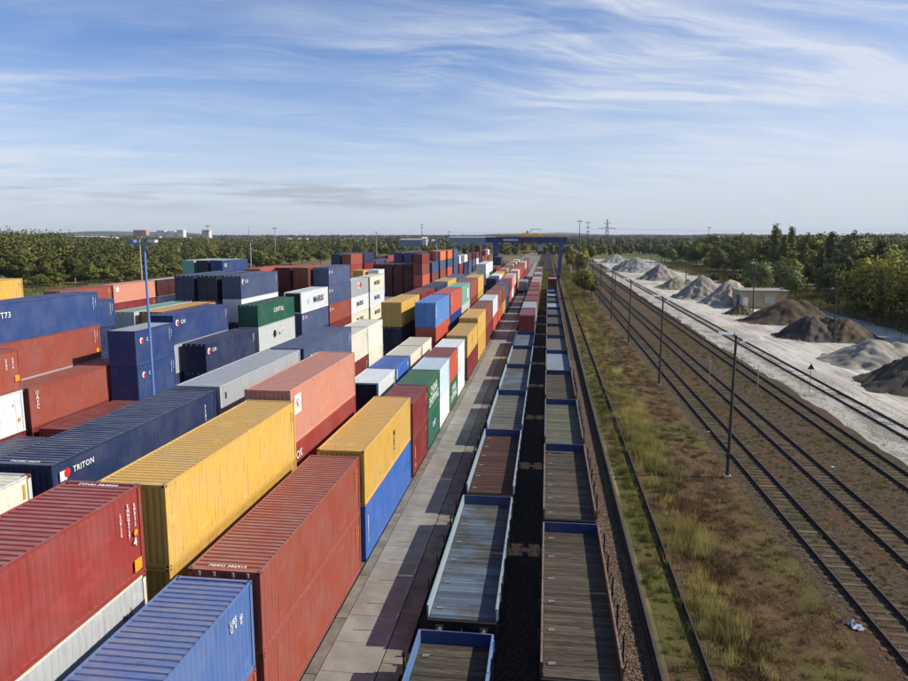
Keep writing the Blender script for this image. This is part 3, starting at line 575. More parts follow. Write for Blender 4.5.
# --- far runs, written as colour sequences; labels name the neighbours
def auto_run(x, y0, seq, rowname, group, pitch=12.75, L=F40):
    """seq: list of colour lists bottom to top (None = gap)"""
    tops = [s[-1] if s else None for s in seq]
    for i, s in enumerate(seq):
        if not s: continue
        z = .06
        for j, c in enumerate(s):
            H = HC; lvl = 'single' if len(s) == 1 else ('top' if j == len(s)-1 else 'bottom' if j == 0 else 'second' if j == 1 else 'third-level')
            prev = next((NAMES[t] for t in reversed(tops[:i]) if t), None); nxt = next((NAMES[t] for t in tops[i+1:] if t), None)
            cands = []
            base = '%s %s container in %s' % (lvl, NAMES[c], rowname)
            if prev: cands.append(base+', past a %s top' % prev)
            if nxt: cands.append(base+', before a %s top' % nxt)
            if prev and nxt: cands.append(base+', between %s and %s' % (prev, nxt))
            if lvl != 'top' and len(s) > 1: cands.append(base+', under %s, past %s' % (NAMES[s[-1]], prev or 'the gap'))
            cands.append(base+', '+('near end' if i == 0 else 'far end' if i == len(seq)-1 else 'mid-run' if i < len(seq)*.6 else 'towards the gantry'))
            lab = next((cc for cc in cands if cc not in used_labels), cands[-1]+' of the run')
            used_labels.add(lab)
            container(x+rnd.uniform(-.05, .05), y0+i*pitch+rnd.uniform(-.1, .1), z, L, H, c, lab, group, detail=0); z += H+.004
auto_run(-8.9, 131.5, [['orange','rust'],['gold','brown'],['navy','bluegrey'],['vermilion','maroon'],['white','pink'],['red','lightgrey'],['orange','rust'],['gold','cream'],['brick','vermilion'],['red','brick'],['maroon','vermilion'],['orange','red'],['red','pink'],['maroon','white'],['brick','rust'],['navy','red'],['rust','maroon']], 'the far pavement row', GA)
auto_run(-12.85, 180, [['white','navy'],['cream','white'],['gold','yellow'],['maroon','rust'],['gold','yellow'],['navy','bluegrey'],['maroon','rust'],['gold','yellow'],['red','maroon'],['grey','lightgrey'],['navy','maroon'],['white','cream']], 'the far second row', GB)
auto_run(-16.9, 147.2, [['maroon','rust'],['navy','oxblood'],['maroon','brown'],None,['navy','lightgrey','white'],['navy','teal','white'],None,['rust','maroon'],['maroon','brick'],['navy','darknavy','navy'],['navy','darknavy'],['maroon','rust'],['red','maroon']], 'the far third row', GC)
auto_run(-33.6, 191.2, [['rust','vermilion','rust','maroon'],['brick','rust','bluegrey'],['brick','brick','bluegrey','tangerine'],['orange','orange','bluegrey','tangerine'],['bluegrey','bluegrey','bluegrey','bluegrey'],['red','red','white'],['navy','navy','white'],['bluegrey','bluegrey','maroon'],['navy','bluegrey','darknavy'],['rust','white','maroon'],['navy','navy','oxblood','oxblood'],['navy','rust'],['maroon','brick','red'],['navy','maroon','white']], 'the row beyond the truck lane', GD, 16.5)
auto_run(-36.5, 192.6, [['oxblood','oxblood','oxblood']]+[['navy','navy','oxblood','oxblood'],['rust','oxblood','brown'],['oxblood']*3+['tangerine'],['navy','navy','bluegrey','navy']], 'the second row beyond the lane', GD, 14)
auto_run(-39.4, 192.7, [['oxblood','oxblood','oxblood'],['navy','navy','bluegrey','bluegrey'],['maroon','rust','bluegrey','bluegrey'],['navy','oxblood','maroon']], 'the third row beyond the lane', GD, 14)
auto_run(-42.3, 192.6, [['oxblood','oxblood','oxblood'],['navy','darknavy','darknavy','bluegrey'],['navy','rust','royal','red'],['rust','rust','vermilion']], 'the fourth row beyond the lane', GD, 14)
auto_run(-45.2, 192.8, [['oxblood','oxblood','oxblood'],['navy','navy','royal'],['rust','brick','royal'],['maroon','maroon','red']], 'the fifth row beyond the lane', GD, 14)
auto_run(-52.0, 186, [['vermilion','red','red','brick'],['navy','maroon','maroon','navy'],['brick','brick','midblue'],['navy','rust','brick']], 'the edge row by the woods', GE, 14)
auto_run(-55.0, 186, [['navy','navy','oxblood','navy'],['navy','darknavy','navy','darknavy'],['navy','maroon','navy'],['oxblood','rust','maroon']], 'the edge row next to the woods', GE, 14)
auto_run(-58.0, 200, [['navy','navy','darknavy','darknavy'],['rust','maroon','oxblood'],['navy','navy','navy']], 'the outermost row by the woods', GE, 14)
auto_run(-62.5, 260, [['navy','maroon','darknavy'],['navy','vermilion','red'],['rust','maroon','pink'],['navy','red','pink'],['maroon','brick','maroon']], 'the far back row', GE, 18)
auto_run(-68.0, 131+40, [['maroon','rust'],['maroon','vermilion'],['brown','brick']], 'the low row by the woods', GE, 13)
auto_run(-75.0, 150, [['navy','maroon'],['brick','brick'],['maroon','brick'],['maroon','brick']], 'the outer low row by the woods', GE, 13)
# small bright boxes by the black-lettered stacks
stack(-41.3, 158, F20, [('navy', HC, 'navy box under the narrow yellow one'), ('gold', HC, 'yellow box below the narrow yellow one'), ('yellow', HC, 'narrow bright yellow container behind the black-lettered stacks', (('@bar', 1.4, 3, 1.5, 'black'),))], GD, detail=1)
stack(-38.3, 160, F20, [('navy', HC, 'navy box under the narrow white one'), ('white', HC, 'white box below the narrow white one'), ('white', HC, 'narrow white container behind the black-lettered stacks')], GD, detail=1)

def join_bases():
    mb = MB(); mats = []
    for col, lst in bases.items():
        mats.append(PM[col]); mi = len(mats)-1
        for cx, y, z, L, H in lst:
            m1 = MB(); m_frame(L, H, m1, True); m_side(L, H, 1, m1, 0); m_side(L, H, -1, m1, 0); m_roof(L, H, m1); m_front(L, H, m1); m1.box(-CW/2+.15, CW/2-.15, L-.07, L-.03, .16, H-.11)
            mb.add([(a+cx, b+y, c+z) for a, b, c in m1.v], m1.f, mi)
    if mb.v: tag(link('container_bases', mb.mesh('container_bases', mats)), 'containers buried inside the stacks', kind='stuff')

# ------------------------------------------------------------------ rails
M_rail = mat('rail_rust', lin(46,36,31), .75, .1, .2); M_railtop = mat('rail_head', lin(84,74,66), .5, .4, .1)
M_sleeper = mat('old_sleeper', lin(102,90,71), .95, 0, .25, 1.1, .4, 14, col2=lin(66,57,44), randv=.28, coords='World', spec=.1)
def rail_mesh(y0, y1, n=8):
    prof = [(-.07,0),(.07,0),(.07,.012),(.012,.03),(.012,.12),(.036,.135),(.036,.165),(-.036,.165),(-.036,.135),(-.012,.12),(-.012,.03),(-.07,.012)]
    mb = MB(); k = len(prof); ys = np.linspace(y0, y1, n)
    vs = [(x, y, z) for y in ys for x, z in prof]; fs = []; ms = []
    for i in range(n-1):
        for j in range(k):
            a, b = i*k+j, i*k+(j+1) % k; mb2 = (a, b, b+k, a+k); fs.append(mb2); ms.append(1 if j == 6 else 0)
    mb.v = vs; mb.f = fs+[tuple(range(k)), tuple(range((n-1)*k, n*k))]; mb.m = ms+[0, 0]
    return mb.mesh('rail', [M_rail, M_railtop])
RM = rail_mesh(-20, 950)
slm = MB().box(-1.25, 1.25, -.12, .12, -.1, .022).mesh('sleeper', [M_sleeper])
def track(xc, label, y1=130, farsl=True, z=.02, visible=True):
    t = thing('railway_track', label, 'railway track', (xc, 0, z), 0, 'railway tracks of the yard')
    link('rail', RM, t, (-.7525, 0, .03)); link('rail', RM, t, (.7525, 0, .03))
    yy = 10 if visible else 400
    while yy < y1 and visible:
        link('sleeper', slm, t, (rnd.uniform(-.05, .05), yy, rnd.uniform(-.012, .012)), (0, 0, rnd.uniform(-.025, .025))); yy += .62
    if farsl:
        mb = MB(); q = max(yy, y1)
        while q < 460: mb.box(-1.25, 1.25, q, q+.24, -.1, .03); q += .65
        tag(link('sleeper_row', mb.mesh('sleeper_row', [M_sleeper]), t), kind='stuff')
    return t
track(14.82, 'railway track nearest the lamp posts, running past their feet', 135)
track(19.0, 'second rusty track right of the lamp posts', 135)
track(24.35, 'third track, along the edge of the pale limestone yard', 110)
track(30.2, 'rightmost track half buried in pale limestone gravel', 95, z=-.004)
track(-3.15, 'track carrying the left wagon train beside the pavement', farsl=True, visible=False)
track(1.4, 'track carrying the right wagon train beside the ballast', farsl=True, visible=False)
# gantry crane rail on its concrete beam and the thin rail beside it
M_beam = mat('rail_beam_concrete', lin(86,76,68), .9, 0, .2, 1.5, .3)
t = thing('crane_rail', 'raised crane rail on a concrete beam along the weeds', 'crane rail', (4.45, 0, 0))
link('beam', MB().box(-.14, .17, -20, 700, -.05, .30).mesh('beam', [M_beam]), t); link('rail', RM, t, (0, 0, .30))
t = thing('crane_rail', 'crane rail in the truck lane between the container blocks', 'crane rail', (-20.4, 0, 0))
link('beam', MB().box(-.28, .28, -20, 700, -.05, .10).mesh('beam', [M_beam]), t); link('rail', RM, t, (0, 0, .10))
t = thing('edge_rail', 'single thin shiny rail running through the grass strip', 'rail', (6.35, 0, .02))
link('rail', RM, t, (0, 0, .06)); q = MB()
for k in range(300): q.box(-.18, .1, 10+k*1.0, 10.15+k*1.0, -.02, .06)
tag(link('rail_ties', q.mesh('rail_ties', [M_sleeper]), t), kind='stuff')

# ------------------------------------------------------------------ wagons
def wood(name, a, b_, blue=None):
    m = bpy.data.materials.new(name); m.use_nodes = True; nt = m.node_tree; b = nt.nodes['Principled BSDF']
    oc = nn(nt, 'ShaderNodeTexCoord').outputs['Object']; oi = nn(nt, 'ShaderNodeObjectInfo').outputs['Random']
    g = nn(nt, 'ShaderNodeNewGeometry').outputs['Position']
    n = noise(nt, mapping(nt, g, (.7, 9, 9)), 2.2, 6, .6); c = mixc(nt, ramp(nt, n, .35, .68), lin(*a), lin(*b_))
    if blue: c = mixc(nt, ramp(nt, noise(nt, g, .45, 5, .6), .40, .62), c, lin(*blue))
    c = mixc(nt, ramp(nt, noise(nt, g, 3.1, 6, .7), .60, .72), c, tuple(x*.4 for x in lin(*a)))
    c = mixc(nt, 1, c, mixc(nt, oi, (.62,)*3, (1.28,)*3), 'MULTIPLY')
    nt.links.new(c, b.inputs['Base Color']); b.inputs['Roughness'].default_value = .85; b.inputs['Specular IOR Level'].default_value = .25
    bn = nn(nt, 'ShaderNodeBump'); bn.inputs['Strength'].default_value = .5; bn.inputs['Distance'].default_value = .02
    nt.links.new(n, bn.inputs['Height']); nt.links.new(bn.outputs[0], b.inputs['Normal']); return m
WD = dict(brown=wood('plank_brown', (88,80,66), (54,48,40)), blue=wood('plank_bluegrey', (88,88,84), (56,56,52), (84,98,112)), red=wood('plank_redbrown', (84,58,46), (52,38,32)),
    grey=wood('plank_grey', (106,104,96), (74,72,66)), green=wood('plank_greenish', (104,104,84), (72,72,58)), pale=wood('plank_pale', (138,144,148), (100,106,110), (120,136,152)))
M_wblue = paint('wagon_blue', (26,50,104)); M_wlight = paint('wagon_light_blue', (132,150,160)); M_wrust = paint('wagon_rust', (104,74,56)); M_wsky = paint('wagon_sky_blue', (80,118,164)); M_wdull = paint('wagon_dull_blue', (70,80,96)); M_wdark = mat('wagon_underframe', lin(34,32,32), .8, 0, .3)
LW = 12.35; FZ = 1.22
def wagon_meshes():
    d = {}
    mb = MB(); mb.box(-1.36, 1.36, 0, LW, FZ-.16, FZ-.05)
    for sx in (-1, 1): mb.box(sx*1.2-.06, sx*1.2+.06, .1, LW-.1, FZ-.48, FZ-.165)
    for yy in np.linspace(.3, LW-.3, 9): mb.box(-1.3, 1.3, yy-.05, yy+.05, FZ-.30, FZ-.17)
    mb.box(-1.38, 1.38, -.12, -.003, FZ-.5, FZ-.03); mb.box(-1.38, 1.38, LW+.003, LW+.12, FZ-.5, FZ-.03)
    d['underframe'] = mb.mesh('underframe', [M_wdark])
    d['plank'] = MB().box(-1.31, 1.31, -.116, .116, -.05, 0).mesh('plank', [WD['brown']])
    mb = MB(); z0, z1 = FZ-.02, FZ+.48; L2 = LW/2
    mb.box(-.03, .03, .03, L2-.03, z0, z1); 
    for k in range(5): yy = .25+k*(L2-.5)/4; mb.box(.032, .07, yy-.05, yy+.05, z0, z1-.06)
    mb.box(-.035, .045, .03, L2-.03, z1+.002, z1+.045)
    d['side'] = mb.mesh('side_wall', [M_wblue])
    mb = MB(); mb.box(-1.34, 1.34, -.03, .03, FZ-.02, FZ+.52)
    for k in range(4): xx = -1.05+k*.7; mb.box(xx-.05, xx+.05, -.075, -.032, FZ, FZ+.40)
    d['end'] = mb.mesh('end_wall', [M_wblue])
    mb = MB(); mb.beam((0,0,.75),(0,0,2.25),.07,.05); mb.beam((.03,0,.80),(.16,0,1.35),.03,.03); d['stake'] = mb.mesh('stake', [M_black])
    mb = MB(); mb.tube((0,0,0),(0,-.42,0),.09,.09,10); mb.tube((0,-.42,0),(0,-.50,0),.20,.23,14); mb.box(-.16,.16,-.02,.02,-.16,.16); d['buffer'] = mb.mesh('buffer', [M_steel])
    mb = MB(); mb.tube((0,0,0),(0,-.35,-.08),.04,.04,8); mb.tube((0,-.35,-.08),(0,-.68,-.02),.035,.035,8); mb.box(-.08,.08,-.45,-.3,-.15,.0); d['coupling'] = mb.mesh('coupling', [M_black])
    mb = MB(); mb.tube((-.9,0,.46),(.9,0,.46),.08,n=8)
    for s in (-1,1): mb.tube((s*.70,0,.46),(s*.82,0,.46),.46,.46,20); mb.box(s*1.0-.1,s*1.0+.1,-.28,.28,.36,.66); mb.box(s*1.02-.04,s*1.02+.04,-.6,.6,.66,.74)
    d['wheelset'] = mb.mesh('wheelset', [M_black])
    d['plate'] = MB().box(-.13,.13,-.1,.1,0,.018).mesh('lashing_plate', [mat('worn_plate', lin(136,134,126), .6, .1, .3, 6)])
    mb = MB(); k = 0; yy = .14
    while yy < LW-.1: mb.box(-1.31, 1.31, yy-.112, yy+.112, FZ-.05, FZ); yy += .245
    d['planks'] = mb.mesh('plank_floor', [WD['brown']])
    return d
WM = wagon_meshes()
def wagon(x, y, label, floor, side, group, near, walls=True, endm=None):
    t = thing('flat_wagon', label, 'railway wagon', (x, y, .24), 0, group)
    link('underframe', WM['underframe'], t)
    if near:
        yy = .14; k = 0
        while yy < LW-.1:
            link('plank', WM['plank'], t, (rnd.uniform(-.012, .012), yy, FZ+rnd.uniform(-.012, .006)), (0, 0, rnd.uniform(-.003, .003)), mat=WD[floor]); yy += .245
        for sx in (-1,):
            for q in (.8, 3.0, 5.2, 7.2, 9.4, 11.5): link('lashing_plate', WM['plate'], t, (sx*1.0, q, FZ+.008))
    else: tag(link('plank_floor', WM['planks'], t, mat=WD[floor]), kind='stuff')
    if walls:
        for sx in (-1, 1):
            for h_ in (0, 1):
                link('side_wall', WM['side'], t, (sx*1.36, (LW/2)*h_ if sx > 0 else (LW/2)*(h_+1), 0), (0, 0, 0 if sx > 0 else math.pi), mat=side)
        link('end_wall', WM['end'], t, (0, LW-.02, 0), (0, 0, math.pi), mat=endm or M_wblue)
    if near:
        for sx in (-1, 1):
            for q in (1.2, 3.4, 5.6, 7.8, 10.0): link('stake', WM['stake'], t, (sx*1.50, q, 0), (0, 0, 0 if sx > 0 else math.pi))
    for yo, rz in ((-.12, 0), (LW+.12, math.pi)):
        for sx in (-1, 1): link('buffer', WM['buffer'], t, (sx*.875, yo, .86), (0, 0, rz))
        link('coupling', WM['coupling'], t, (0, yo, .86), (0, 0, rz))
    for q in (2.2, LW-2.2): link('wheelset', WM['wheelset'], t, (0, q, 0))
    return t
gl, gr = 'wagons of the left train', 'wagons of the right train'
Lw = [('brown','blue-sided wagon at the bottom edge, left train',M_wsky),('blue','left-train wagon with worn blue-grey planks and pale side rail',M_wlight),('red','left-train wagon with reddish-brown floor',M_wlight),
      ('grey','left-train wagon with grey floor just past the reddish one',M_wlight),('blue','left-train wagon with blue-grey floor in mid distance',M_wlight),('grey','left-train empty wagon second before the loaded ones',M_wlight),('blue','last empty wagon of the left train before the loads',M_wblue)]
for i, (f, l, s) in enumerate(Lw): wagon(-3.1, 12.05+14.1*i, l, f, s, gl, i < 4)
loads = ['maroon','grey','maroon','rust','maroon','rust','pink','grey','maroon','lightgrey','rust','maroon','grey']
for i, c in enumerate(loads):
    yy = 12.05+14.1*(7+i)
    wagon(-3.1, yy, 'left-train wagon under the '+['first maroon','first grey','second maroon','first rust-brown','third maroon','second rust-brown','salmon','second grey','fourth maroon','pale grey','third rust-brown','fifth maroon','third grey'][i]+' container load', 'grey', M_wblue, gl, False, walls=False)
    o = container(-3.1+CW/2, yy+.1+(2.0 if i == 0 else 0), FZ+.26, F40 if i else F40-2 and F20*1.7, S, c, ['nearest loaded','second','third','fourth','fifth','sixth','seventh','eighth','ninth','tenth','eleventh','twelfth','last'][i]+' container riding the left wagon train, '+NAMES[c], 'containers riding on the left train', detail=2 if i == 0 else 1)
Rw = [('brown','nearest wagon of the right train, long brown plank floor'),('brown','right-train wagon with dark brown floor behind the nearest'),('green','right-train wagon with greenish-grey floor'),('brown','right-train wagon with dark floor past the greenish one'),
      ('pale','right-train wagon with pale blue-grey floor'),('grey','right-train wagon with grey floor past the pale one'),('brown','right-train wagon with brown floor in the distance'),('green','right-train wagon with dull green floor, distant'),('grey','distant grey wagon of the right train'),
      ('pale','distant pale wagon of the right train'),('green','distant greenish wagon of the right train'),('pale','second distant pale wagon of the right train'),('blue','farthest empty wagon of the right train')]
for i, (f, l) in enumerate(Rw): wagon(1.42, 22.85+14.1*i, l, f, M_wrust if i in (0, 1, 3, 6) else M_wdull, gr, i < 4, True, M_wblue)
wagon(1.42, 22.85-14.1, 'right-train wagon below the photo edge', 'brown', M_wblue, gr, False)
wagon(1.42, 22.85+14.1*13-.2, 'right-train wagon under the dark red container', 'grey', M_wblue, gr, False, walls=False)
container(1.5+CW/2, 207.5, FZ+.2, F20, HC, 'oxblood', 'dark container with pinkish roof on the far right train', 'containers riding on the right train', roof='pink', detail=1)

join_bases()
# ------------------------------------------------------------------ stones, grass (stuff)
nrng = np.random.default_rng(5)
def stones(name, n, xr, yr, smin, smax, z, m, ypow=1.6):
    base = np.array([(1,0,0),(0,1,0),(-1,0,0),(0,-1,0),(0,0,.8),(0,0,-.6)], float)
    fc = np.array([(0,1,4),(1,2,4),(2,3,4),(3,0,4),(1,0,5),(2,1,5),(3,2,5),(0,3,5)])
    u = nrng.random(n)**ypow
    pos = np.stack([nrng.uniform(*xr, n), yr[0]+u*(yr[1]-yr[0]), np.full(n, z)], 1)
    s = nrng.uniform(smin, smax, (n, 1, 1)); jit = nrng.uniform(.6, 1.3, (n, 6, 3)); a = nrng.uniform(0, 6.28, n)
    v = base[None]*jit*s; ca, sa = np.cos(a)[:, None], np.sin(a)[:, None]
    v = np.stack([v[:,:,0]*ca-v[:,:,1]*sa, v[:,:,0]*sa+v[:,:,1]*ca, v[:,:,2]], 2)+pos[:, None]
    f = (fc[None]+np.arange(n)[:, None, None]*6).reshape(-1, 3)
    o = link(name, numesh(name, v.reshape(-1, 3), f, [m])); return tag(o, kind='stuff')
M_stone = mat('ballast_stone', lin(150,126,100), .55, 0, .3, 9, col2=lin(84,66,54), coords='World', spec=.6)
M_stonel = mat('pale_stone', lin(176,168,154), .7, 0, .2, 9, coords='World')
tag(stones('ballast_stones', 26000, (2.9, 4.22), (14, 95), .02, .05, .03, M_stone), 'brown ballast stones beside the right wagon train', 'gravel')
tag(stones('ballast_between_rails', 9000, (-5.2, 2.6), (14, 90), .02, .05, .03, mat('shade_dark_stone', lin(84,72,62), .6, 0, .3, 9, col2=lin(44,38,34), coords='World')), 'ballast stones under and between the trains', 'gravel')  # stones tinted dark too, continuing the painted shade between the trains
tag(stones('track_gravel', 16000, (12.8, 27), (22, 110), .02, .05, .02, M_stone, 1.4), 'loose stones between the right-hand tracks', 'gravel')
tag(stones('limestone_chips', 6000, (26.5, 33), (45, 130), .03, .07, .03, M_stonel), 'pale limestone chips along the rightmost track', 'gravel')

def set_cn(me, n):
    n = n/np.linalg.norm(n, axis=1)[:, None]
    at_ = me.attributes.new('crown_normal', 'FLOAT_VECTOR', 'POINT'); at_.data.foreach_set('vector', np.asarray(n, np.float32).ravel())
def leafmat(name, a, b_, rough=.6, trans=.25, rv=.25, scale=.6, crown=False):
    m = bpy.data.materials.new(name); m.use_nodes = True; nt = m.node_tree; b = nt.nodes['Principled BSDF']; out = nt.nodes['Material Output']
    g = nn(nt, 'ShaderNodeNewGeometry').outputs['Position']; oi = nn(nt, 'ShaderNodeObjectInfo').outputs['Random']
    c = mixc(nt, ramp(nt, noise(nt, g, scale, 4, .6), .35, .65), lin(*a), lin(*b_))
    c = mixc(nt, 1, c, mixc(nt, ramp(nt, noise(nt, g, .13, 3, .5), .35, .65), (.62, .66, .66), (1.12, 1.1, 1.0)), 'MULTIPLY')
    c = mixc(nt, 1, c, mixc(nt, oi, (1-rv, 1-rv*.8, 1-rv), (1+rv, 1+rv*.8, 1+rv*.4)), 'MULTIPLY')
    nt.links.new(c, b.inputs['Base Color']); b.inputs['Roughness'].default_value = rough; b.inputs['Specular IOR Level'].default_value = .2
    nrm = None
    if crown:      # leaves shade by the round of their clump, softened by each leaf's own tilt
        at_ = nn(nt, 'ShaderNodeAttribute', attribute_name='crown_normal'); vt = nn(nt, 'ShaderNodeVectorTransform', vector_type='VECTOR', convert_from='OBJECT', convert_to='WORLD'); nt.links.new(at_.outputs['Vector'], vt.inputs[0])
        vn = nn(nt, 'ShaderNodeVectorMath', operation='NORMALIZE'); nt.links.new(vt.outputs[0], vn.inputs[0])
        sc_ = nn(nt, 'ShaderNodeVectorMath', operation='MULTIPLY_ADD'); nt.links.new(nn(nt, 'ShaderNodeNewGeometry').outputs['Normal'], sc_.inputs[0]); sc_.inputs[1].default_value = (.5, .5, .5); nt.links.new(vn.outputs[0], sc_.inputs[2])
        vm = nn(nt, 'ShaderNodeVectorMath', operation='NORMALIZE'); nt.links.new(sc_.outputs[0], vm.inputs[0]); nrm = vm.outputs[0]; nt.links.new(nrm, b.inputs['Normal'])
    if trans:
        tr = nn(nt, 'ShaderNodeBsdfTranslucent'); nt.links.new(c, tr.inputs[0])
        if nrm: nt.links.new(nrm, tr.inputs['Normal'])
        mx = nn(nt, 'ShaderNodeMixShader'); mx.inputs[0].default_value = trans
        nt.links.new(b.outputs[0], mx.inputs[1]); nt.links.new(tr.outputs[0], mx.inputs[2]); nt.links.new(mx.outputs[0], out.inputs[0])
    return m
def blades(name, centers, per, spread, hmin, hmax, w, m, lean=.35):
    """centers (N,2)+ size factor"""
    n = len(centers)*per; c = np.repeat(centers, per, 0); sz = c[:, 2]
    xy = c[:, :2]+nrng.normal(0, 1, (n, 2))*spread*sz[:, None]
    h = nrng.uniform(hmin, hmax, n)*sz; a = nrng.uniform(0, 6.28, n); d = nrng.normal(0, lean, (n, 2))*h[:, None]
    ww = w*nrng.uniform(.6, 1.4, n)
    v = np.zeros((n, 3, 3)); v[:, 0, :2] = xy+np.stack([np.cos(a), np.sin(a)], 1)*ww[:, None]; v[:, 1, :2] = xy-np.stack([np.cos(a), np.sin(a)], 1)*ww[:, None]
    v[:, 2, :2] = xy+d; v[:, 2, 2] = h; v[:, :2, 2] = .0
    return tag(link(name, numesh(name, v.reshape(-1, 3), np.arange(n*3).reshape(-1, 3), [m])), kind='stuff')
def patch(n, x0, x1, y0, y1, s0=.6, s1=1.3, ypow=1.0):
    return np.stack([nrng.uniform(x0, x1, n), y0+nrng.random(n)**ypow*(y1-y0), nrng.uniform(s0, s1, n)], 1)
def gpatch(n, cx, cy, sx, sy, s0=.6, s1=1.3): return np.stack([nrng.normal(cx, sx, n), nrng.normal(cy, sy, n), nrng.uniform(s0, s1, n)], 1)
M_ggreen = leafmat('fresh_grass', (116,120,56), (78,84,40), .6, .35, 0, .9)
M_gstraw = leafmat('straw_grass', (196,182,116), (150,134,78), .6, .35, 0, .9)
M_gbrown = leafmat('dead_weeds', (112,88,60), (80,60,44), .8, .15, 0, 1.2)
M_gtan = leafmat('dry_tan_grass', (150,126,84), (102,82,54), .8, .25, 0, 1.4)
gg = np.concatenate([patch(200, 13.4, 27, 26, 120, .25, .6), patch(230, 4.95, 6.1, 16, 120, .4, .9), gpatch(330, 7.9, 60, .6, 6.5, .8, 1.5), gpatch(60, 5.6, 44, .25, 9), gpatch(60, 5.5, 70, .3, 12), gpatch(36, 7.9, 38.5, .45, 1.1, .6, 1.1), gpatch(40, 7.6, 30, .45, 1.3, .6, 1.0), patch(150, 6.6, 9.0, 66, 150, .6, 1.3), patch(60, 4.9, 12, 18, 90, .3, .7), patch(160, 16.2, 17.6, 25, 110, .3, .6), patch(220, 21, 23, 35, 140, .3, .7)])
tag(blades('green_grass', gg, 46, .16, .12, .5, .012, M_ggreen), 'fresh green grass clumps in the weedy strip', 'grass')
gs = np.concatenate([gpatch(330, 7.9, 60, .65, 7, .8, 1.5), gpatch(60, 7.9, 38.5, .6, 1.6, .9, 1.4), gpatch(70, 7.6, 30, .6, 2, .9, 1.3), patch(200, 6.6, 9.2, 64, 190, .8, 1.7), patch(90, 5, 11.5, 16, 90, .3, .7)])
tag(blades('straw_grass', gs, 34, .15, .3, .75, .010, M_gstraw, .22), 'tall straw-yellow grass in the weedy strip', 'grass')
gb = np.concatenate([patch(620, 6.8, 12.4, 16, 120, .5, 1.3), gpatch(60, 8.8, 43, .6, 1.5, .8, 1.3), gpatch(40, 8.6, 35, .5, 1.2, .8, 1.3), gpatch(40, 8.3, 28, .5, 1.2, .8, 1.3), patch(240, 6.7, 12, 120, 240, .8, 1.8)])
tag(blades('brown_weeds', gb, 44, .20, .10, .42, .013, M_gbrown, .6), 'low red-brown withered weeds covering the strip', 'weeds')
gt = np.concatenate([patch(1900, 6.6, 12.9, 16, 130, .4, 1.0, 1.3), patch(500, 16, 17.9, 25, 140, .3, .8), patch(700, 20.2, 23.2, 35, 150, .4, .9), patch(300, 4.9, 6.2, 20, 150, .3, .8), patch(500, 6.6, 12.5, 130, 330, .8, 2)])
tag(blades('dry_grass', gt, 26, .20, .08, .30, .012, M_gtan, .7), 'thin dry tan grass over soil and track bed', 'grass')
tag(blades('far_green_grass', np.concatenate([patch(500, -1.1, -.1, 150, 330, 1, 2.0), patch(500, 5.2, 11, 150, 420, 1, 2.5)]), 30, .35, .2, .6, .03, leafmat('olive_grass', (134,126,64), (92,88,44), .7, .3, 0)), 'olive grass between the far tracks', 'grass')
tag(blades('verge_grass', np.concatenate([patch(2500, 61.5, 80, 100, 420, 1, 3), patch(3200, -160, -96, 90, 330, 1, 2.6)]), 14, .7, .3, .7, .06, leafmat('verge_grass_leaf', (148,132,84), (96,98,52), .8, .3, 0, .15)), 'rough dry grass on the field verges', 'grass')

# ------------------------------------------------------------------ lamp posts and small posts
M_pole = mat('dark_pole', lin(66,58,52), .8, 0, .2); M_lamp = mat('lamp_housing', lin(214,218,220), .4, .1, .05); M_bluepole = paint('pole_blue', (92,130,188)); M_conc = mat('pale_concrete_pole', lin(168,160,148), .9, 0, .1)
def arm_lamp(t, sx, z, reach, drop=.1, size=1.0):
    mb = MB(); mb.tube((0,0,z-.35),(sx*reach*.6,0,z+.05),.03,n=6); mb.tube((sx*reach*.6,0,z+.05),(sx*reach,0,z),.03,n=6); link('bracket', mb.mesh('bracket', [M_pole]), t)
    mb = MB(); x0, x1 = sorted((sx*reach, sx*(reach+.72*size)))
    v = [(x0,-.16,z-.05),(x1,-.16,z-.05),(x1,.16,z-.05),(x0,.16,z-.05),(x0+.05,-.1,z+.10),(x1-.05,-.1,z+.10),(x1-.05,.1,z+.10),(x0+.05,.1,z+.10)]
    mb.add(v, [(0,3,2,1),(4,5,6,7),(0,1,5,4),(1,2,6,5),(2,3,7,6),(3,0,4,7)]); link('lamp_head', mb.mesh('lamp_head', [M_lamp]), t)
polelab = ['nearest dark lamp post with two white heads beside the tracks','second dark lamp post along the tracks','third dark lamp post along the tracks','fourth lamp post along the tracks','fifth lamp post, beside the bushy tree','sixth lamp post, partly behind the bushy tree']
for i in range(12):
    y = 49.3+30.8*i
    t = thing('lamp_post', polelab[i] if i < 6 else '%s lamp post in the far row towards the gantry crane' % ['seventh','eighth','ninth','tenth','eleventh','last'][i-6], 'lamp post', (12.55, y, 0), 0, 'lamp posts along the tracks')
    mb = MB(); mb.tube((0,0,0),(.05,0,9.9),.13,.08,n=10); mb.box(-.16,.16,-.16,.16,1.45,1.75) if i == 0 else None; link('pole', mb.mesh('pole', [M_pole]), t)
    link('footing', MB().box(-.22,.22,-.22,.22,-.05,.18).mesh('footing', [M_conc]), t)
    arm_lamp(t, 1, 9.55, .45); arm_lamp(t, -1, 10.0, .12, size=1.4)
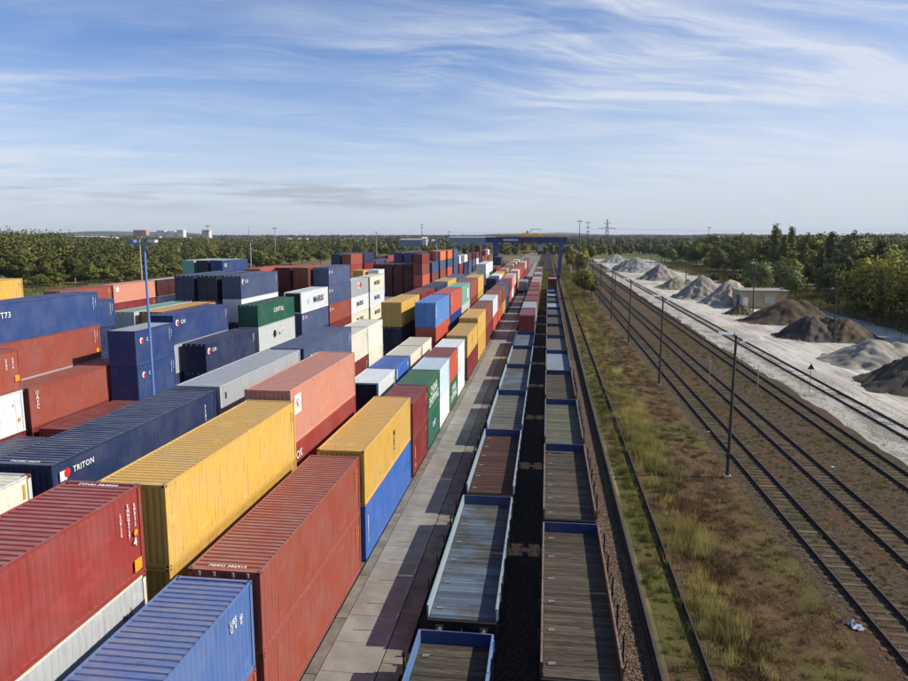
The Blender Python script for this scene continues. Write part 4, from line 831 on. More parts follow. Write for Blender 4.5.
for (x, y, h, lab) in [(17.2, 186, 8, 'thin post between the second and third far tracks'), (44.4, 116.5, 9.4, 'leaning dark post standing in the small dark gravel heap'), (48.6, 350, 9, 'distant post among the far grey heaps'), (51.7, 278, 9, 'distant post behind the olive heap'), (44.6, 162, 11, 'tall post with lamp before the beige building')]:
    t = thing('utility_post', lab, 'post', (x, y, 0)); mb = MB(); mb.tube((0,0,0),(-.25 if h > 9 else 0,0,h),.16,.10,n=8); link('pole', mb.mesh('pole', [M_pole]), t)
    if h > 10: arm_lamp(t, -1, h-.3, .1, size=1.2)
    else: link('cap', MB().box(-.36 if h > 9 else -.14,-.12 if h > 9 else .14,-.14,.14,h+.002,h+.1).mesh('cap', [M_pole]), t)
for (x, y, h, lab) in [(18.1, 81, 2.7, 'thin grey marker rod between the middle tracks'), (22.7, 79, 2.7, 'thin pale marker rod beside the third track')]:
    t = thing('marker_rod', lab, 'post', (x, y, 0)); mb = MB(); mb.tube((0,0,0),(0,0,h),.035,n=6); link('rod', mb.mesh('rod', [M_conc]), t); link('band', MB().box(-.05,.05,-.05,.05,h+.002,h+.12).mesh('band', [M_white]), t)
t = thing('warning_sign', 'small triangular sign on a thin post in the limestone gravel', 'sign', (27.8, 78.4, 0))
link('post', MB().tube((0,0,0),(0,.04,2.7),.03,n=6).mesh('post', [M_steel]), t)
mb = MB(); mb.add([(-.36,0,2.55),(.36,0,2.55),(0,0,3.17),(-.36,-.025,2.55),(.36,-.025,2.55),(0,-.025,3.17)], [(0,1,2),(5,4,3),(0,3,4,1),(1,4,5,2),(2,5,3,0)]); link('triangle', mb.mesh('triangle', [M_black]), t)
def yard_mast(x, y, h, lab, m, wide=.6, r=.105):
    t = thing('lamp_mast', lab, 'lamp mast', (x, y, 0)); link('pole', MB().tube((0,0,0),(0,0,h),r,r*.6,n=12).mesh('pole', [m]), t)
    link('crossbar', MB().box(-wide,wide*.6,-.06,.06,h+.002,h+.12).mesh('crossbar', [m]), t)
    for dx, mm in ((.55, M_lamp), (-.7, m)): link('floodlight', MB().box(dx-.2,dx+.2,-.2,.12,h+.13,h+.27).mesh('floodlight', [mm]), t)
    link('base', MB().box(-.3,.3,-.3,.3,-.02,.25).mesh('base', [M_conc]), t); return t
yard_mast(-22.1, 37.2, 16.0, 'bright blue lamp mast rising in the truck lane at the left', M_bluepole)
yard_mast(-29, 187, 16.5, 'slim blue lamp mast before the wide oxblood stack', M_bluepole, r=.16)
yard_mast(-101, 168, 16, 'grey lamp mast at the yard edge left of the blue mast', M_conc, r=.28)
yard_mast(-88, 205, 15, 'thin pale lamp mast before the trees right of the blue stack', M_conc, r=.22)
yard_mast(-70, 290, 18, 'distant pale lamp mast behind the maroon stacks', M_conc, r=.22)

# ------------------------------------------------------------------ gantry crane
M_gblue = paint('gantry_blue', (24,48,106)); M_gyel = paint('gantry_yellow', (226,186,96))
t = thing('gantry_crane', 'blue portal gantry crane with yellow trolley spanning the far tracks', 'gantry crane', (0, 283, 0))
for yy in (-2.6, 2.6): link('girder', MB().box(-24.2, 7.3, yy-.5, yy+.5, 13.9, 16.0).mesh('girder', [M_gblue]), t)
link('end_tie', MB().box(-24.2, -23.2, -2.08, 2.08, 14.0, 15.9).mesh('end_tie', [M_gblue]), t); link('end_tie', MB().box(6.3, 7.3, -2.08, 2.08, 14.0, 15.9).mesh('end_tie', [M_gblue]), t)
for x, xt in ((4.45, 5.2), (-20.4, -20.4)):
    for s in (-1, 1):
        mb = MB(); mb.beam((x, s*5.5, 1.4), (xt, s*2.6, 13.89), 1.0, 1.0, 0, 1.8, 1.5); link('leg', mb.mesh('leg', [M_gblue]), t)
        mb = MB(); mb.box(x-.5, x+.5, s*6.2-1.1, s*6.2+1.1, .5, 1.0); [mb.tube((x-.15, s*6.2+q, .72), (x+.15, s*6.2+q, .72), .35, n=14) for q in (-.6, .6)]; link('wheel_bogie', mb.mesh('wheel_bogie', [M_black]), t)
    link('sill_beam', MB().box(x-.45, x+.45, -7, 7, 1.01, 1.9).mesh('sill_beam', [M_gblue]), t)
mb = MB()
for k in range(40):
    x = -24+k*.8
    for yy in (-3.05, 3.05): mb.tube((x, yy, 16.0), (x, yy, 17.1), .04, n=5)
for yy in (-3.05, 3.05):
    for z in (16.6, 17.1): mb.tube((-24, yy, z), (7.2, yy, z), .04, n=5)
link('handrail', mb.mesh('handrail', [M_gyel]), t)
tr = link('trolley', MB().box(-11.4, -2.2, -3, 3, 16.15, 16.7).mesh('trolley', [M_gyel]), t)
link('winch', MB().box(-10.2, -7.4, -2, 2, 16.71, 17.6).tube((-8, -1.5, 18), (-8, 1.5, 18), .5, n=12).mesh('winch', [M_gyel]), tr)
mb = MB(); [mb.tube((x, y, 16.71), (x, y, 18.9), .09, n=6) for x in (-6.6, -2.8) for y in (-1.6, 1.6)]; mb.box(-6.8, -2.6, -1.8, 1.8, 18.91, 19.1); mb.box(-6, -3.6, -1.3, 1.3, 16.72, 17.6)
link('machine_house', mb.mesh('machine_house', [M_gyel]), tr)
link('cab', MB().box(-3.8, -2.0, -1.9, .2, 10.6, 12.9).mesh('cab', [paint('cab_grey', (170,176,178))]), t)
link('spreader', MB().box(-11, -4.6, -1.2, 1.2, 10.2, 10.9).box(-8.3, -7.3, -1, 1, 10.91, 13.3).mesh('spreader', [M_gyel]), t)
mb = MB()
for k in range(10): mb.box(-17.2+k*.6, -16.8+k*.6, -3.115, -3.105, 14.6, 15.3)
link('lettering', mb.mesh('lettering', [M_white]), t)
mb = MB()
for sx in (-.25, .25): mb.tube((-21.6+sx, -6.2, 1.9), (-21.6+sx, -3.2, 14), .05, n=5)
for k in range(24): f = k/24; mb.tube((-21.85, -6.2+3*f, 1.9+12.1*f), (-21.35, -6.2+3*f, 1.9+12.1*f), .03, n=4)
link('ladder', mb.mesh('ladder', [M_gyel]), t)
mb = MB(); [mb.tube((x, y, 10.9), (x+.4, y, 16.1), .05, n=4) for x in (-10, -5.6) for y in (-.9, .9)]; link('hoist_cable', mb.mesh('hoist_cable', [M_black]), t)

# truck-like grey tarpaulined trailer parked on the far pavement
t = thing('trailer', 'grey-blue covered trailer parked on the far pavement strip', 'trailer', (-6.9, 205, 0))
link('tarpaulin', MB().box(-1.2, 1.2, 0, 11, 1.0, 3.4).box(-1.1, 1.1, .2, 10.8, 3.402, 3.6).mesh('tarpaulin', [paint('tarp', (120,132,150))]), t)
link('chassis', MB().box(-.9, .9, .2, 10.8, .7, .99).mesh('chassis', [M_black]), t)
for q in (1.2, 2.5, 8.6, 9.8):
    for s in (-1, 1): link('wheel', MB().tube((s*.75, q, .5), (s*1.15, q, .5), .5, n=16).mesh('wheel', [M_black]), t)
# parked white truck cab at foot of mast
t = thing('truck_cab', 'white and blue truck cab parked in the lane beyond the black-lettered stacks', 'truck', (-30.8, 182, 0))
link('cabin', MB().box(-1.2, 1.2, 0, 2.1, .9, 2.9).mesh('cabin', [PM['white']]), t); link('chassis', MB().box(-.5, .5, 2.1, 6, .7, 1.0).mesh('chassis', [M_black]), t); link('windscreen', MB().box(-1.05, 1.05, -.02, -.003, 1.9, 2.7).mesh('windscreen', [M_bluemark]), t)
for q in (1, 4.4, 5.4):
    for s in (-1, 1): link('wheel', MB().tube((s*.8, q, .5), (s*1.15, q, .5), .5, n=14).mesh('wheel', [M_black]), t)

# ------------------------------------------------------------------ gravel heaps
def heap_mat(name, a, b_):
    m = ground_mat(name, lin(*a), [(lin(*b_), .35, .42, .64, (1, 1, .35)), (tuple(x*.7 for x in lin(*b_)), 2.5, .58, .7, (1, 1, .3))], .7, bscale=7); return m
def heap(name, cx, cy, rx, ry, h, peaks, m, label, seed):
    r = np.random.default_rng(seed); n = 56; g = np.linspace(-1.15, 1.15, n); X, Y = np.meshgrid(g, g, indexing='ij')
    Z = np.full_like(X, -1.0)
    for (px_, py_, ph, pr) in peaks:
        d = np.sqrt((X-px_)**2+(Y-py_)**2)/pr; ang = np.arctan2(Y-py_, X-px_)
        d = d*(1+.07*np.sin(3*ang+seed)+.05*np.sin(7*ang+seed*2)+.02*np.sin(17*ang))
        cone = ph*(1-d); cone = np.where(d < .26, ph*(1-.26)+ph*.13*(1-(d/.26)**2)+0*d, cone)*1.13
        cone = np.where(cone < .1*ph, cone*.5+.05*ph-.0, cone)
        gl_ = np.abs(np.sin(ang*9+seed+1.3*np.sin(ang*4+seed)))+.6*np.abs(np.sin(ang*23+seed*3)); cone = cone-.035*gl_*np.clip(d, 0, 1)*(1-np.clip(d, 0, 1))*4*ph
        Z = np.maximum(Z, cone)
    rough_ = sum(np.sin(X*a_+Y*b_+c_)*w_ for a_, b_, c_, w_ in [(r.uniform(-30, 30), r.uniform(-30, 30), r.uniform(0, 6), .012) for _ in range(10)])
    Z += (rough_+r.normal(0, .010, Z.shape))*(Z > .02)
    Z = np.clip(Z, -.05, None)
    v = np.stack([cx+X*rx, cy+Y*ry, Z*h], 2).reshape(-1, 3)
    idx = np.arange(n*n).reshape(n, n); f = np.stack([idx[:-1,:-1], idx[1:,:-1], idx[1:,1:], idx[:-1,1:]], 2).reshape(-1, 4)
    keep = (v[f][:, :, 2].max(1) > -.02*h); f = f[keep]
    return tag(link(name, numesh(name, v, f, [m], smooth=True)), label, 'gravel heap', 'gravel heaps on the limestone yard')
hm = dict(gg=heap_mat('green_grey_chippings', (142,144,138), (118,121,115)), bg=heap_mat('blue_grey_chippings', (146,138,126), (116,110,102)), pk=heap_mat('pinkish_chippings', (170,158,142), (132,124,114)),
    ol=heap_mat('olive_chippings', (134,130,108), (110,106,88)), dk=heap_mat('dark_soil', (92,81,66), (68,60,49)), gy=heap_mat('light_grey_grit', (150,146,134), (124,120,110)), dg=heap_mat('dark_grit', (84,77,69), (62,57,52)))
P1 = [(0, 0, 1, .95)]
heap('gravel_heap', 42, 452, 11, 14, 5.0, P1, hm['gg'], 'farthest green-grey gravel heap by the trees', 1)
heap('gravel_heap', 41, 343, 11, 14, 6.6, [(0,0,1,.95),(-.3,.45,.8,.7)], hm['gg'], 'large green-grey gravel heap with a streaked face', 2)
heap('gravel_heap', 42.5, 279, 8.6, 10, 5.9, P1, hm['bg'], 'dark grey conical gravel heap third from the far end', 3)
heap('gravel_heap', 40.5, 234, 6.8, 9, 3.5, [(0,0,1,.9),(.55,-.1,.85,.6)], hm['ol'], 'low olive-grey heap before the dark grey cone', 4)
heap('gravel_heap', 41.4, 199, 7.9, 9.5, 5.9, P1, hm['bg'], 'tall blue-grey heap left of the twin pinkish one', 5)
heap('gravel_heap', 45.2, 184, 7.6, 9.0, 5.8, [(0,0,1,.95)], hm['pk'], 'tall pinkish-grey heap left of the beige building', 6)
heap('gravel_heap', 40.9, 157.5, 3.6, 3.2, 2.2, P1, hm['dk'], 'small dark heap against the beige building', 7)
heap('gravel_heap', 46.4, 143.5, 8.8, 7, 4.5, [(-.05,0,1,.9),(.25,.1,.95,.8)], hm['dk'], 'broad dark brown heap in front of the beige building', 8)
heap('gravel_heap', 42.6, 122, 5.2, 5.2, 3.8, P1, hm['dg'], 'dark grey heap left of the leaning post', 9)
heap('gravel_heap', 47.8, 121.5, 5.8, 5.4, 3.3, P1, hm['dk'], 'dark brown heap right of the leaning post', 10)
heap('gravel_heap', 43.4, 98.8, 6.8, 6.4, 3.1, [(-.1,0,1,.95),(.35,.1,.9,.7)], hm['gy'], 'pale grey grit heap at the right edge', 11)
heap('gravel_heap', 42.2, 83.5, 7.6, 7.6, 4.3, P1, hm['dg'], 'large dark heap cut by the right edge of the photo', 12)

def foot_stones():
    hs = [o for o in bpy.data.objects if o.name.startswith('gravel_heap')]; ps = []
    for o in hs:
        v = np.array([q.co[:] for q in o.data.vertices]); c = v[:, :2].mean(0); r_ = (v[:, 0].max()-v[:, 0].min())/2
        for k in range(130): a = nrng.uniform(0, 6.28); d = r_*nrng.uniform(.76, .93); ps.append((c[0]+math.cos(a)*d, c[1]+math.sin(a)*d*(v[:, 1].max()-v[:, 1].min())/(2*r_)))
    ps = np.array(ps); n = len(ps); base = np.array([(1,0,0),(0,1,0),(-1,0,0),(0,-1,0),(0,0,.8)], float); s_ = nrng.uniform(.05, .2, (n, 1, 1))
    v = base[None]*s_*nrng.uniform(.6, 1.3, (n, 5, 3)); v[:, :, :2] += ps[:, None]; v[:, :, 2] += .05
    f = (np.array([(0,1,4),(1,2,4),(2,3,4),(3,0,4)])[None]+np.arange(n)[:, None, None]*5).reshape(-1, 3)
    tag(link('rubble', numesh('rubble', v.reshape(-1, 3), f, [M_stonel])), 'loose stones scattered at the feet of the heaps', kind='stuff')
foot_stones()
# ------------------------------------------------------------------ beige building
M_beige = mat('beige_render', lin(182,166,134), .9, 0, .16, .5, .2, 6, coords='World'); M_roofgrey = mat('flat_roof_felt', lin(150,146,136), .9, 0, .12)
t = thing('beige_building', 'single-storey beige flat-roofed building behind the dark heaps', 'building', (44.0, 170, 0))
link('wall', MB().box(0, 10.2, 0, 8, 0, 3.9).mesh('wall', [M_beige]), t)
rf = link('roof', MB().box(-.3, 10.5, -.3, 8.3, 3.902, 4.2).mesh('roof', [M_roofgrey]), t); link('vent', MB().box(9.2, 9.8, 2, 2.6, 4.202, 4.7).mesh('vent', [M_beige]), rf)
link('door', MB().box(.5, 1.6, -.06, -.003, 0, 2.6).mesh('door', [M_white]), t)
for x0, x1 in ((5.4, 7.2),):
    f = link('window', MB().box(x0, x1, -.05, -.003, 1.4, 2.7).mesh('window', [M_white]), t); link('pane', MB().box(x0+.08, x1-.08, -.07, -.052, 1.48, 2.62).mesh('pane', [mat('pane_glass', lin(170,184,190), .15, 0, .05)]), f)
link('gutter', MB().tube((-.3,-.37,3.95),(10.5,-.37,3.95),.07,n=6).tube((9.9,-.12,3.9),(9.9,-.12,0),.06,n=6).mesh('gutter', [M_steel]), t)
link('side_door', MB().box(-.06, -.003, 1, 3.4, 0, 3).mesh('side_door', [M_bluemark]), t)

# litter by the near track
t = thing('litter', 'small heap of white and blue rubbish beside the near track', 'rubbish', (13.15, 30.3, .03))
for k in range(14):
    a = rnd.uniform(0, 6.3); rr = rnd.uniform(0, .38); x, y = rr*1.5*math.cos(a), rr*math.sin(a); s = rnd.uniform(.05, .13)
    mb = MB(); mb.add([(x-s,y-s*.7,rnd.uniform(0,.05)),(x+s,y-s,rnd.uniform(.02,.1)),(x+s*.8,y+s,rnd.uniform(0,.06)),(x-s,y+s,rnd.uniform(.05,.14)),(x,y,.16)], [(0,1,4),(1,2,4),(2,3,4),(3,0,4)])
    link('scrap', mb.mesh('scrap', [M_white if k % 3 else M_bluemark]), t)
for (x, y) in [(20.6, 52.5), (13.9, 61)]:
    t = tag(link('paper_scrap', MB().add([(-.15,-.06,.03),(.13,-.08,.06),(.16,.06,.03),(-.12,.08,.06)], [(0,1,2,3)]).mesh('paper_scrap', [M_white]), None, (x, y, .03), (0,0,rnd.uniform(0,3))), 'white paper scrap lying between the tracks', 'rubbish', 'paper scraps on the track bed')

# ------------------------------------------------------------------ trees
def crown_mesh(name, seed, blobs, n, size, m, up=.3):
    r = np.random.default_rng(seed); vs = []
    w = np.array([b[3]*b[4] for b in blobs]); w = w/w.sum(); cnt = (w*n).astype(int)
    P_ = []; N_ = []
    for (bx, by, bz, rx, rz), c in zip(blobs, cnt):
        d = r.normal(0, 1, (c, 3)); d /= np.linalg.norm(d, axis=1)[:, None]; rad = (r.random(c)**.38)[:, None]
        lump = 1+.22*np.sin(d[:, :1]*5+seed)+.18*np.sin(d[:, 2:3]*7+d[:, 1:2]*4+seed)
        N_.append(d*[1, 1, 1]+np.array([bx*.12, by*.12, .15]))
        P_.append(np.array([bx, by, bz])+d*rad*lump*np.array([rx, rx, rz]))
    p = np.concatenate(P_); k = len(p)
    a = r.normal(0, 1, (k, 3)); a[:, 2] *= .6; a /= np.linalg.norm(a, axis=1)[:, None]; b = np.cross(a, r.normal(0, 1, (k, 3))); b /= np.linalg.norm(b, axis=1)[:, None]
    s = size*r.uniform(.5, 1.35, (k, 1)); v = np.stack([p-a*s, p-b*s*.55, p+a*s, p+b*s*.55], 1).reshape(-1, 3)
    me = numesh(name, v, np.arange(k*4).reshape(-1, 4), [m]); set_cn(me, np.repeat(np.concatenate(N_), 4, 0)); return me
M_leafs = dict(dark=leafmat('leaf_dark', (120,124,60), (78,90,42), .6, .18, .25, .6, True), mid=leafmat('leaf_mid', (136,136,62), (92,100,46), .6, .18, .25, .6, True), yel=leafmat('leaf_yellow_green', (176,164,70), (130,126,56), .6, .18, .25, .6, True), pine=leafmat('leaf_pine', (104,110,58), (68,80,42), .6, .18, .25, .6, True), silver=leafmat('leaf_silver', (150,156,110), (108,118,74), .6, .18, .25, .6, True))
M_trunk = mat('bark', lin(92,78,62), .95, 0, .25, 6, .4); M_birch = mat('birch_bark', lin(196,188,174), .8, 0, .3, 5)
def blob_tree(seed, h, w, kind):
    r = random.Random(seed); bl = []
    if kind == 'poplar':
        for k in range(9): z = h*(.18+.8*k/8); bl.append((r.uniform(-.3,.3), r.uniform(-.3,.3), z, w*(.55+.5*math.sin(math.pi*min(1,(k+1)/9.5))), h*.10))
    elif kind == 'pine':
        for k in range(7): z = h*(.38+.6*k/6); rr = w*(1.05-.75*k/6); bl.append((r.uniform(-.5,.5), r.uniform(-.5,.5), z, rr, h*.07))
    elif kind == 'willow':
        for k in range(10): a = k*2.4; d = w*.55; bl.append((d*math.cos(a), d*math.sin(a), h*r.uniform(.35,.72), w*.42, h*.28))
        bl.append((0,0,h*.72,w*.6,h*.26))
    else:
        for k in range(11): a = k*2.4+r.uniform(-.3,.3); d = w*r.uniform(.35,.65); bl.append((d*math.cos(a), d*math.sin(a), h*r.uniform(.38,.78), w*r.uniform(.34,.5), h*r.uniform(.10,.17)))
        bl.append((0,0,h*.84,w*.42,h*.15)); bl.append((0,0,h*.5,w*.6,h*.2))
    return bl
def trunk_mesh(seed, h, r0, m, kind):
    r = random.Random(seed); mb = MB(); top = h*(.92 if kind in ('poplar','pine') else .7)
    pts = [Vector((r.uniform(-.15,.15)*k, r.uniform(-.15,.15)*k, top*k/4-.1)) for k in range(5)]
    for k in range(4): mb.tube(pts[k], pts[k+1], r0*(1-.2*k), r0*(1-.2*(k+1)), 7, cap=False)
    for k in range(6):
        a = r.uniform(0, 6.3); b0 = pts[2+k % 2]; L = h*.25; mb.tube(b0, b0+Vector((math.cos(a)*L*.6, math.sin(a)*L*.6, L*.6)), r0*.35, r0*.1, 5, cap=False)
    return mb.mesh('trunk', [m])
TV = {}
for key, kind, h, w, n, sz, lm, tmk in [('oak1','oak',12,4.6,3400,.34,'mid',M_trunk),('oak2','oak',11,4.8,3400,.34,'dark',M_trunk),('oak3','oak',13,4.2,3200,.34,'mid',M_birch),('birch1','oak',13,3.2,2400,.28,'yel',M_birch),
    ('poplar1','poplar',18,1.7,3000,.30,'dark',M_trunk),('pine1','pine',15,2.8,2600,.34,'pine',M_trunk),('pine2','pine',14,3.2,2600,.34,'pine',M_trunk),('willow1','willow',12,4.6,4200,.34,'yel',M_trunk),('willow2','willow',11,4.8,4200,.32,'silver',M_trunk),('bush1','oak',4.2,2.6,1500,.24,'mid',M_trunk),('bush2','oak',3.4,2.4,1300,.24,'dark',M_trunk)]:
    sd_ = len(TV)*13+3; TV[key] = (crown_mesh('crown', sd_, blob_tree(sd_, h, w, kind), n, sz, M_leafs[lm]), trunk_mesh(sd_, h, h*.018+.03, tmk, kind), h)
TL = {'oak1':('broadleaf_tree','mid-green bushy broadleaf tree'),'oak2':('broadleaf_tree','dark green broadleaf tree'),'oak3':('broadleaf_tree','tall mid-green tree with pale trunk'),'birch1':('birch_tree','yellowish slender birch'),'poplar1':('poplar_tree','slim dark poplar'),
      'pine1':('pine_tree','dark narrow pine'),'pine2':('pine_tree','dark spreading pine'),'willow1':('willow_tree','yellow-green willow'),'willow2':('willow_tree','silvery green willow'),'bush1':('bush','mid-green bush'),'bush2':('bush','dark green bush')}
def tree(key, x, y, h, where, group, wf=1.0, z=0):
    cm, tm, h0 = TV[key]; s = h/h0; nm, d = TL[key]
    sz_ = 'very tall ' if h > 14.5 else 'tall ' if h > 12 else 'low ' if h < 7 and 'bush' not in key else ''
    lab_ = (sz_+d.replace('tall ', '') if sz_ else d)+' '+where
    if len(lab_.split()) > 16: lab_ = (sz_+d.replace('tall ', '').replace('bushy ', '').replace('with pale trunk ', '')+' '+where).replace('very ', '')
    t = thing(nm, lab_, 'bush' if 'bush' in key else 'tree', (x, y, z), rnd.uniform(0, 6.28), group); t.scale = (s*wf, s*wf, s)
    link('trunk', tm, t); link('crown', cm, t); return t
rt = random.Random(11)
# left belt along the yard edge: front line hand-shaped from the photograph
front = [(-176,190),(-168,206),(-164,223),(-158,240),(-157,256),(-160,272),(-163,290),(-168,311),(-174,335),(-180,362),(-184,392),(-188,425),(-191,460),(-190,500),(-184,540),(-178,575),(-171,609)]
def along(u):
    k = min(int(u*(len(front)-1)), len(front)-2); f = u*(len(front)-1)-k; a, b = front[k], front[k+1]; return a[0]+(b[0]-a[0])*f, a[1]+(b[1]-a[1])*f
def lat(x, y):  # where in the photo, by landmark
    a = 548-x*-1*0  # unused
    ang = math.degrees(math.atan2(x, y))
    if ang < -33: return 'at the far left behind the yellow container'
    if ang < -28: return 'left, behind the long blue container'
    if ang < -24: return 'left of the blue lamp mast'
    if ang < -20: return 'right of the blue lamp mast'
    if ang < -16: return 'behind the high slate-blue containers'
    if ang < -12: return 'behind the black-lettered stacks'
    return 'beyond the far container towers'
for i in range(118):
    u = (i+.5)/118; x, y = along(u); row = i % 3; off = 3+row*9+rt.uniform(-3, 3); x -= off; y += off*.5*(1 if u > .25 else .2)+rt.uniform(-4, 4)
    key = rt.choice(['oak1','oak2','birch1','oak3','oak2','pine1','oak1','bush1'] if u < .45 else ['oak1','birch1','oak3','bush1','birch1','bush2'])
    hmax = 15.5 if u < .15 else 14.5 if u < .3 else 11 if u < .5 else 9
    h = (hmax-3*(2-row))*rt.uniform(.8, 1.12)
    if 'bush' in key: h *= .55
    tree(key, x, y, h, lat(x, y)+(', front line' if row == 0 else ', second line' if row == 1 else ', third line'), 'trees of the left belt, '+('front' if row == 0 else 'second' if row == 1 else 'third')+' line', 1.15 if 'bush' in key else 1)
for i in range(80):
    x, y = along((i+rt.random())/80*.999); x += rt.uniform(0, 9); tree(rt.choice(['bush1','bush2']), x, y+rt.uniform(-2, 2), rt.uniform(3, 6.5), lat(x, y)+', at the belt foot', 'bushes at the foot of the left belt', 1.2)
for i in range(95):
    if i < 60: y = rt.uniform(400, 640); x = rt.uniform(-172, -88+(y-400)*.06)
    else: y = rt.uniform(300, 405); x = rt.uniform(-168, -128)
    tree(rt.choice(['birch1','oak1','bush1','oak2','oak3','bush2','oak1']), x, y, rt.uniform(5.5, 9.5), lat(x, y)+', in the loose copse', 'trees of the loose copse behind the yard', 1.1)
# bushes before the left belt
for (x, y, h) in [(-128,196,2.8),(-133,210,2.2),(-142,222,3),(-147,236,2.4),(-118,222,2),(-146,262,3),(-140,280,2.6),(-122,300,3),(-150,300,4)]: tree('bush1' if h > 2.5 else 'bush2', x, y, h, 'standing alone before the left tree belt', 'lone bushes before the left belt')
# tree beside the tracks
tree('oak1', 9.7, 190, 8.6, 'growing beside the tracks near the lamp posts', 'trees beside the tracks', .95)
tree('bush1', 12.0, 200, 4.6, 'beside the tracks just behind the lone tree', 'trees beside the tracks')
tree('birch1', 10.5, 330, 12, 'beside the far tracks right of the gantry', 'trees beside the tracks'); tree('oak1', 12.5, 350, 11, 'beside the far tracks right of the gantry', 'trees beside the tracks')
tree('willow1', 14, 300, 11.5, 'beyond the lone trackside tree', 'trees beside the tracks', .7); tree('oak3', 20, 360, 13, 'beyond the lone trackside tree', 'trees beside the tracks')
# right side
def rlat(x, y):
    ang = math.degrees(math.atan2(x, y))
    return 'behind the farthest green-grey heaps' if ang < 8 else 'behind the dark grey heaps' if ang < 11.5 else 'left of the beige building' if ang < 15 else 'behind the beige building' if ang < 18.5 else 'behind the leaning post' if ang < 22.5 else 'at the right edge of the photo'
for (k, x, y, h) in [('willow1',69,168,12),('willow1',73,163,13),('willow1',68,157,11.5),('willow1',75,153,13.5),('willow1',66.5,148,12),('willow1',72,144,13),('willow1',65,138,12),('willow1',71,134,13),('willow1',65.5,129,11.5),('willow1',80,158,14),('willow1',64.5,121,11.5),('willow1',71.5,122,12),('willow1',79,141,14),('oak2',80,160,14),('willow2',62,196,9.5),('oak1',66,205,11),('willow2',60,214,10),('oak2',71,192,10),
    ('poplar1',78,262,19),('poplar1',81,268,17.5),('poplar1',84,264,18.5),('poplar1',80,258,16),('oak2',78,168,12),('oak2',84,176,14),('oak3',90,182,16),('pine1',72,170,9),('oak2',70,178,8),('birch1',88,160,15),('willow1',84,148,14),('oak2',96,190,17)]:
    tree(k, x, y, h, rlat(x, y)+', near line', 'trees along the right verge')
for (x, y, h) in [(64,150,2),(66,160,2.6),(70,166,2.2),(74,180,3),(66,176,2.4),(61,228,3),(63,250,4),(58,262,3)]: tree('bush2', x, y, h, rlat(x, y)+', low in the verge', 'bushes in the right verge')
for i in range(150):
    y = rt.uniform(195, 470); f = (y-195)/275; x = 70-f*2+abs(rt.gauss(0, 24))+rt.uniform(0, 12); key = rt.choice(['oak1','oak2','oak2','pine2','oak3','oak1','birch1','birch1' if rt.random() < .5 else 'oak2'])
    hmx = 8.5+min(8, (x-60)*.19); tree(key, x, y, hmx*rt.uniform(.75, 1.12), rlat(x, y)+', in the wood', 'trees of the right wood')

# far woods: read as one mass
def forest(name, n, sample, hf, size, per, m, label, seed):
    r = np.random.default_rng(seed); xs, ys = sample(r, n); h = hf(xs, ys)*r.uniform(.72, 1.15, len(xs)); n = len(xs)
    d = r.normal(0, 1, (n, per, 3)); d /= np.linalg.norm(d, axis=2)[:, :, None]; rad = r.random((n, per, 1))**.4
    R_ = np.stack([h*.30, h*.30, h*.48], 1)[:, None]; c = np.stack([xs, ys, h*.52], 1)[:, None]
    p = (c+d*rad*R_).reshape(-1, 3); k = len(p)
    a = r.normal(0, 1, (k, 3)); a /= np.linalg.norm(a, axis=1)[:, None]; b = np.cross(a, r.normal(0, 1, (k, 3))); b /= np.linalg.norm(b, axis=1)[:, None]
    s = (np.repeat(size(xs, ys), per)*r.uniform(.6, 1.3, k))[:, None]
    v = np.stack([p-a*s, p-b*s*.6, p+a*s, p+b*s*.6], 1).reshape(-1, 3)
    me = numesh(name, v, np.arange(k*4).reshape(-1, 4), [m]); set_cn(me, np.repeat((d+[0, 0, .2]).reshape(-1, 3), 4, 0))
    return tag(link(name, me), label, 'woodland', kind='stuff')
M_far = leafmat('far_foliage', (118,116,60), (70,78,42), .7, .15, 0, .05, True); M_far2 = leafmat('distant_foliage', (96,100,62), (58,68,44), .7, .1, 0, .012, True)
def sL(r, n):
    fx = np.array([p[0] for p in front]); fy = np.array([p[1] for p in front]); y = r.uniform(195, 700, n); t_ = r.random(n)**1.6
    x = np.interp(y, fy, fx)-9-t_*330; return x, y
forest('woodland', 3000, sL, lambda x, y: np.where(x/y < -.72, 17.5, np.where(x/y < -.64, 14.8, np.where(x/y < -.5, 13.8, 12.2))), lambda x, y: .36+y*.0006, 150, M_far, 'dense mixed wood behind the left tree belt', 1)
def sM(r, n):
    y = 620+r.random(n)**1.4*1900; a = r.uniform(-.62, .46, n); return np.tan(a)*y, y
def hM(x, y): return np.where(y < 900, 8.5, 12.5)
forest('woodland', 3600, sM, hM, lambda x, y: .75+y*.0009, 60, M_far, 'wide flat woods beyond the terminal', 2)
def sR(r, n):
    y = r.uniform(240, 900, n); x = 100+r.random(n)*330+(y-240)*.12; return x, y
forest('woodland', 1700, sR, lambda x, y: np.clip(15+(x-100)*.012, 12, 19), lambda x, y: .42+y*.0006, 120, M_far, 'dense wood behind the right verge', 3)
def sD(r, n):
    y = 2500+r.random(n)*3200; a = r.uniform(-.66, .5, n); return np.tan(a)*y, y
forest('woodland', 5200, sD, lambda x, y: np.full_like(x, 17.0), lambda x, y: y*.0021, 16, M_far2, 'distant woods on the horizon', 4)
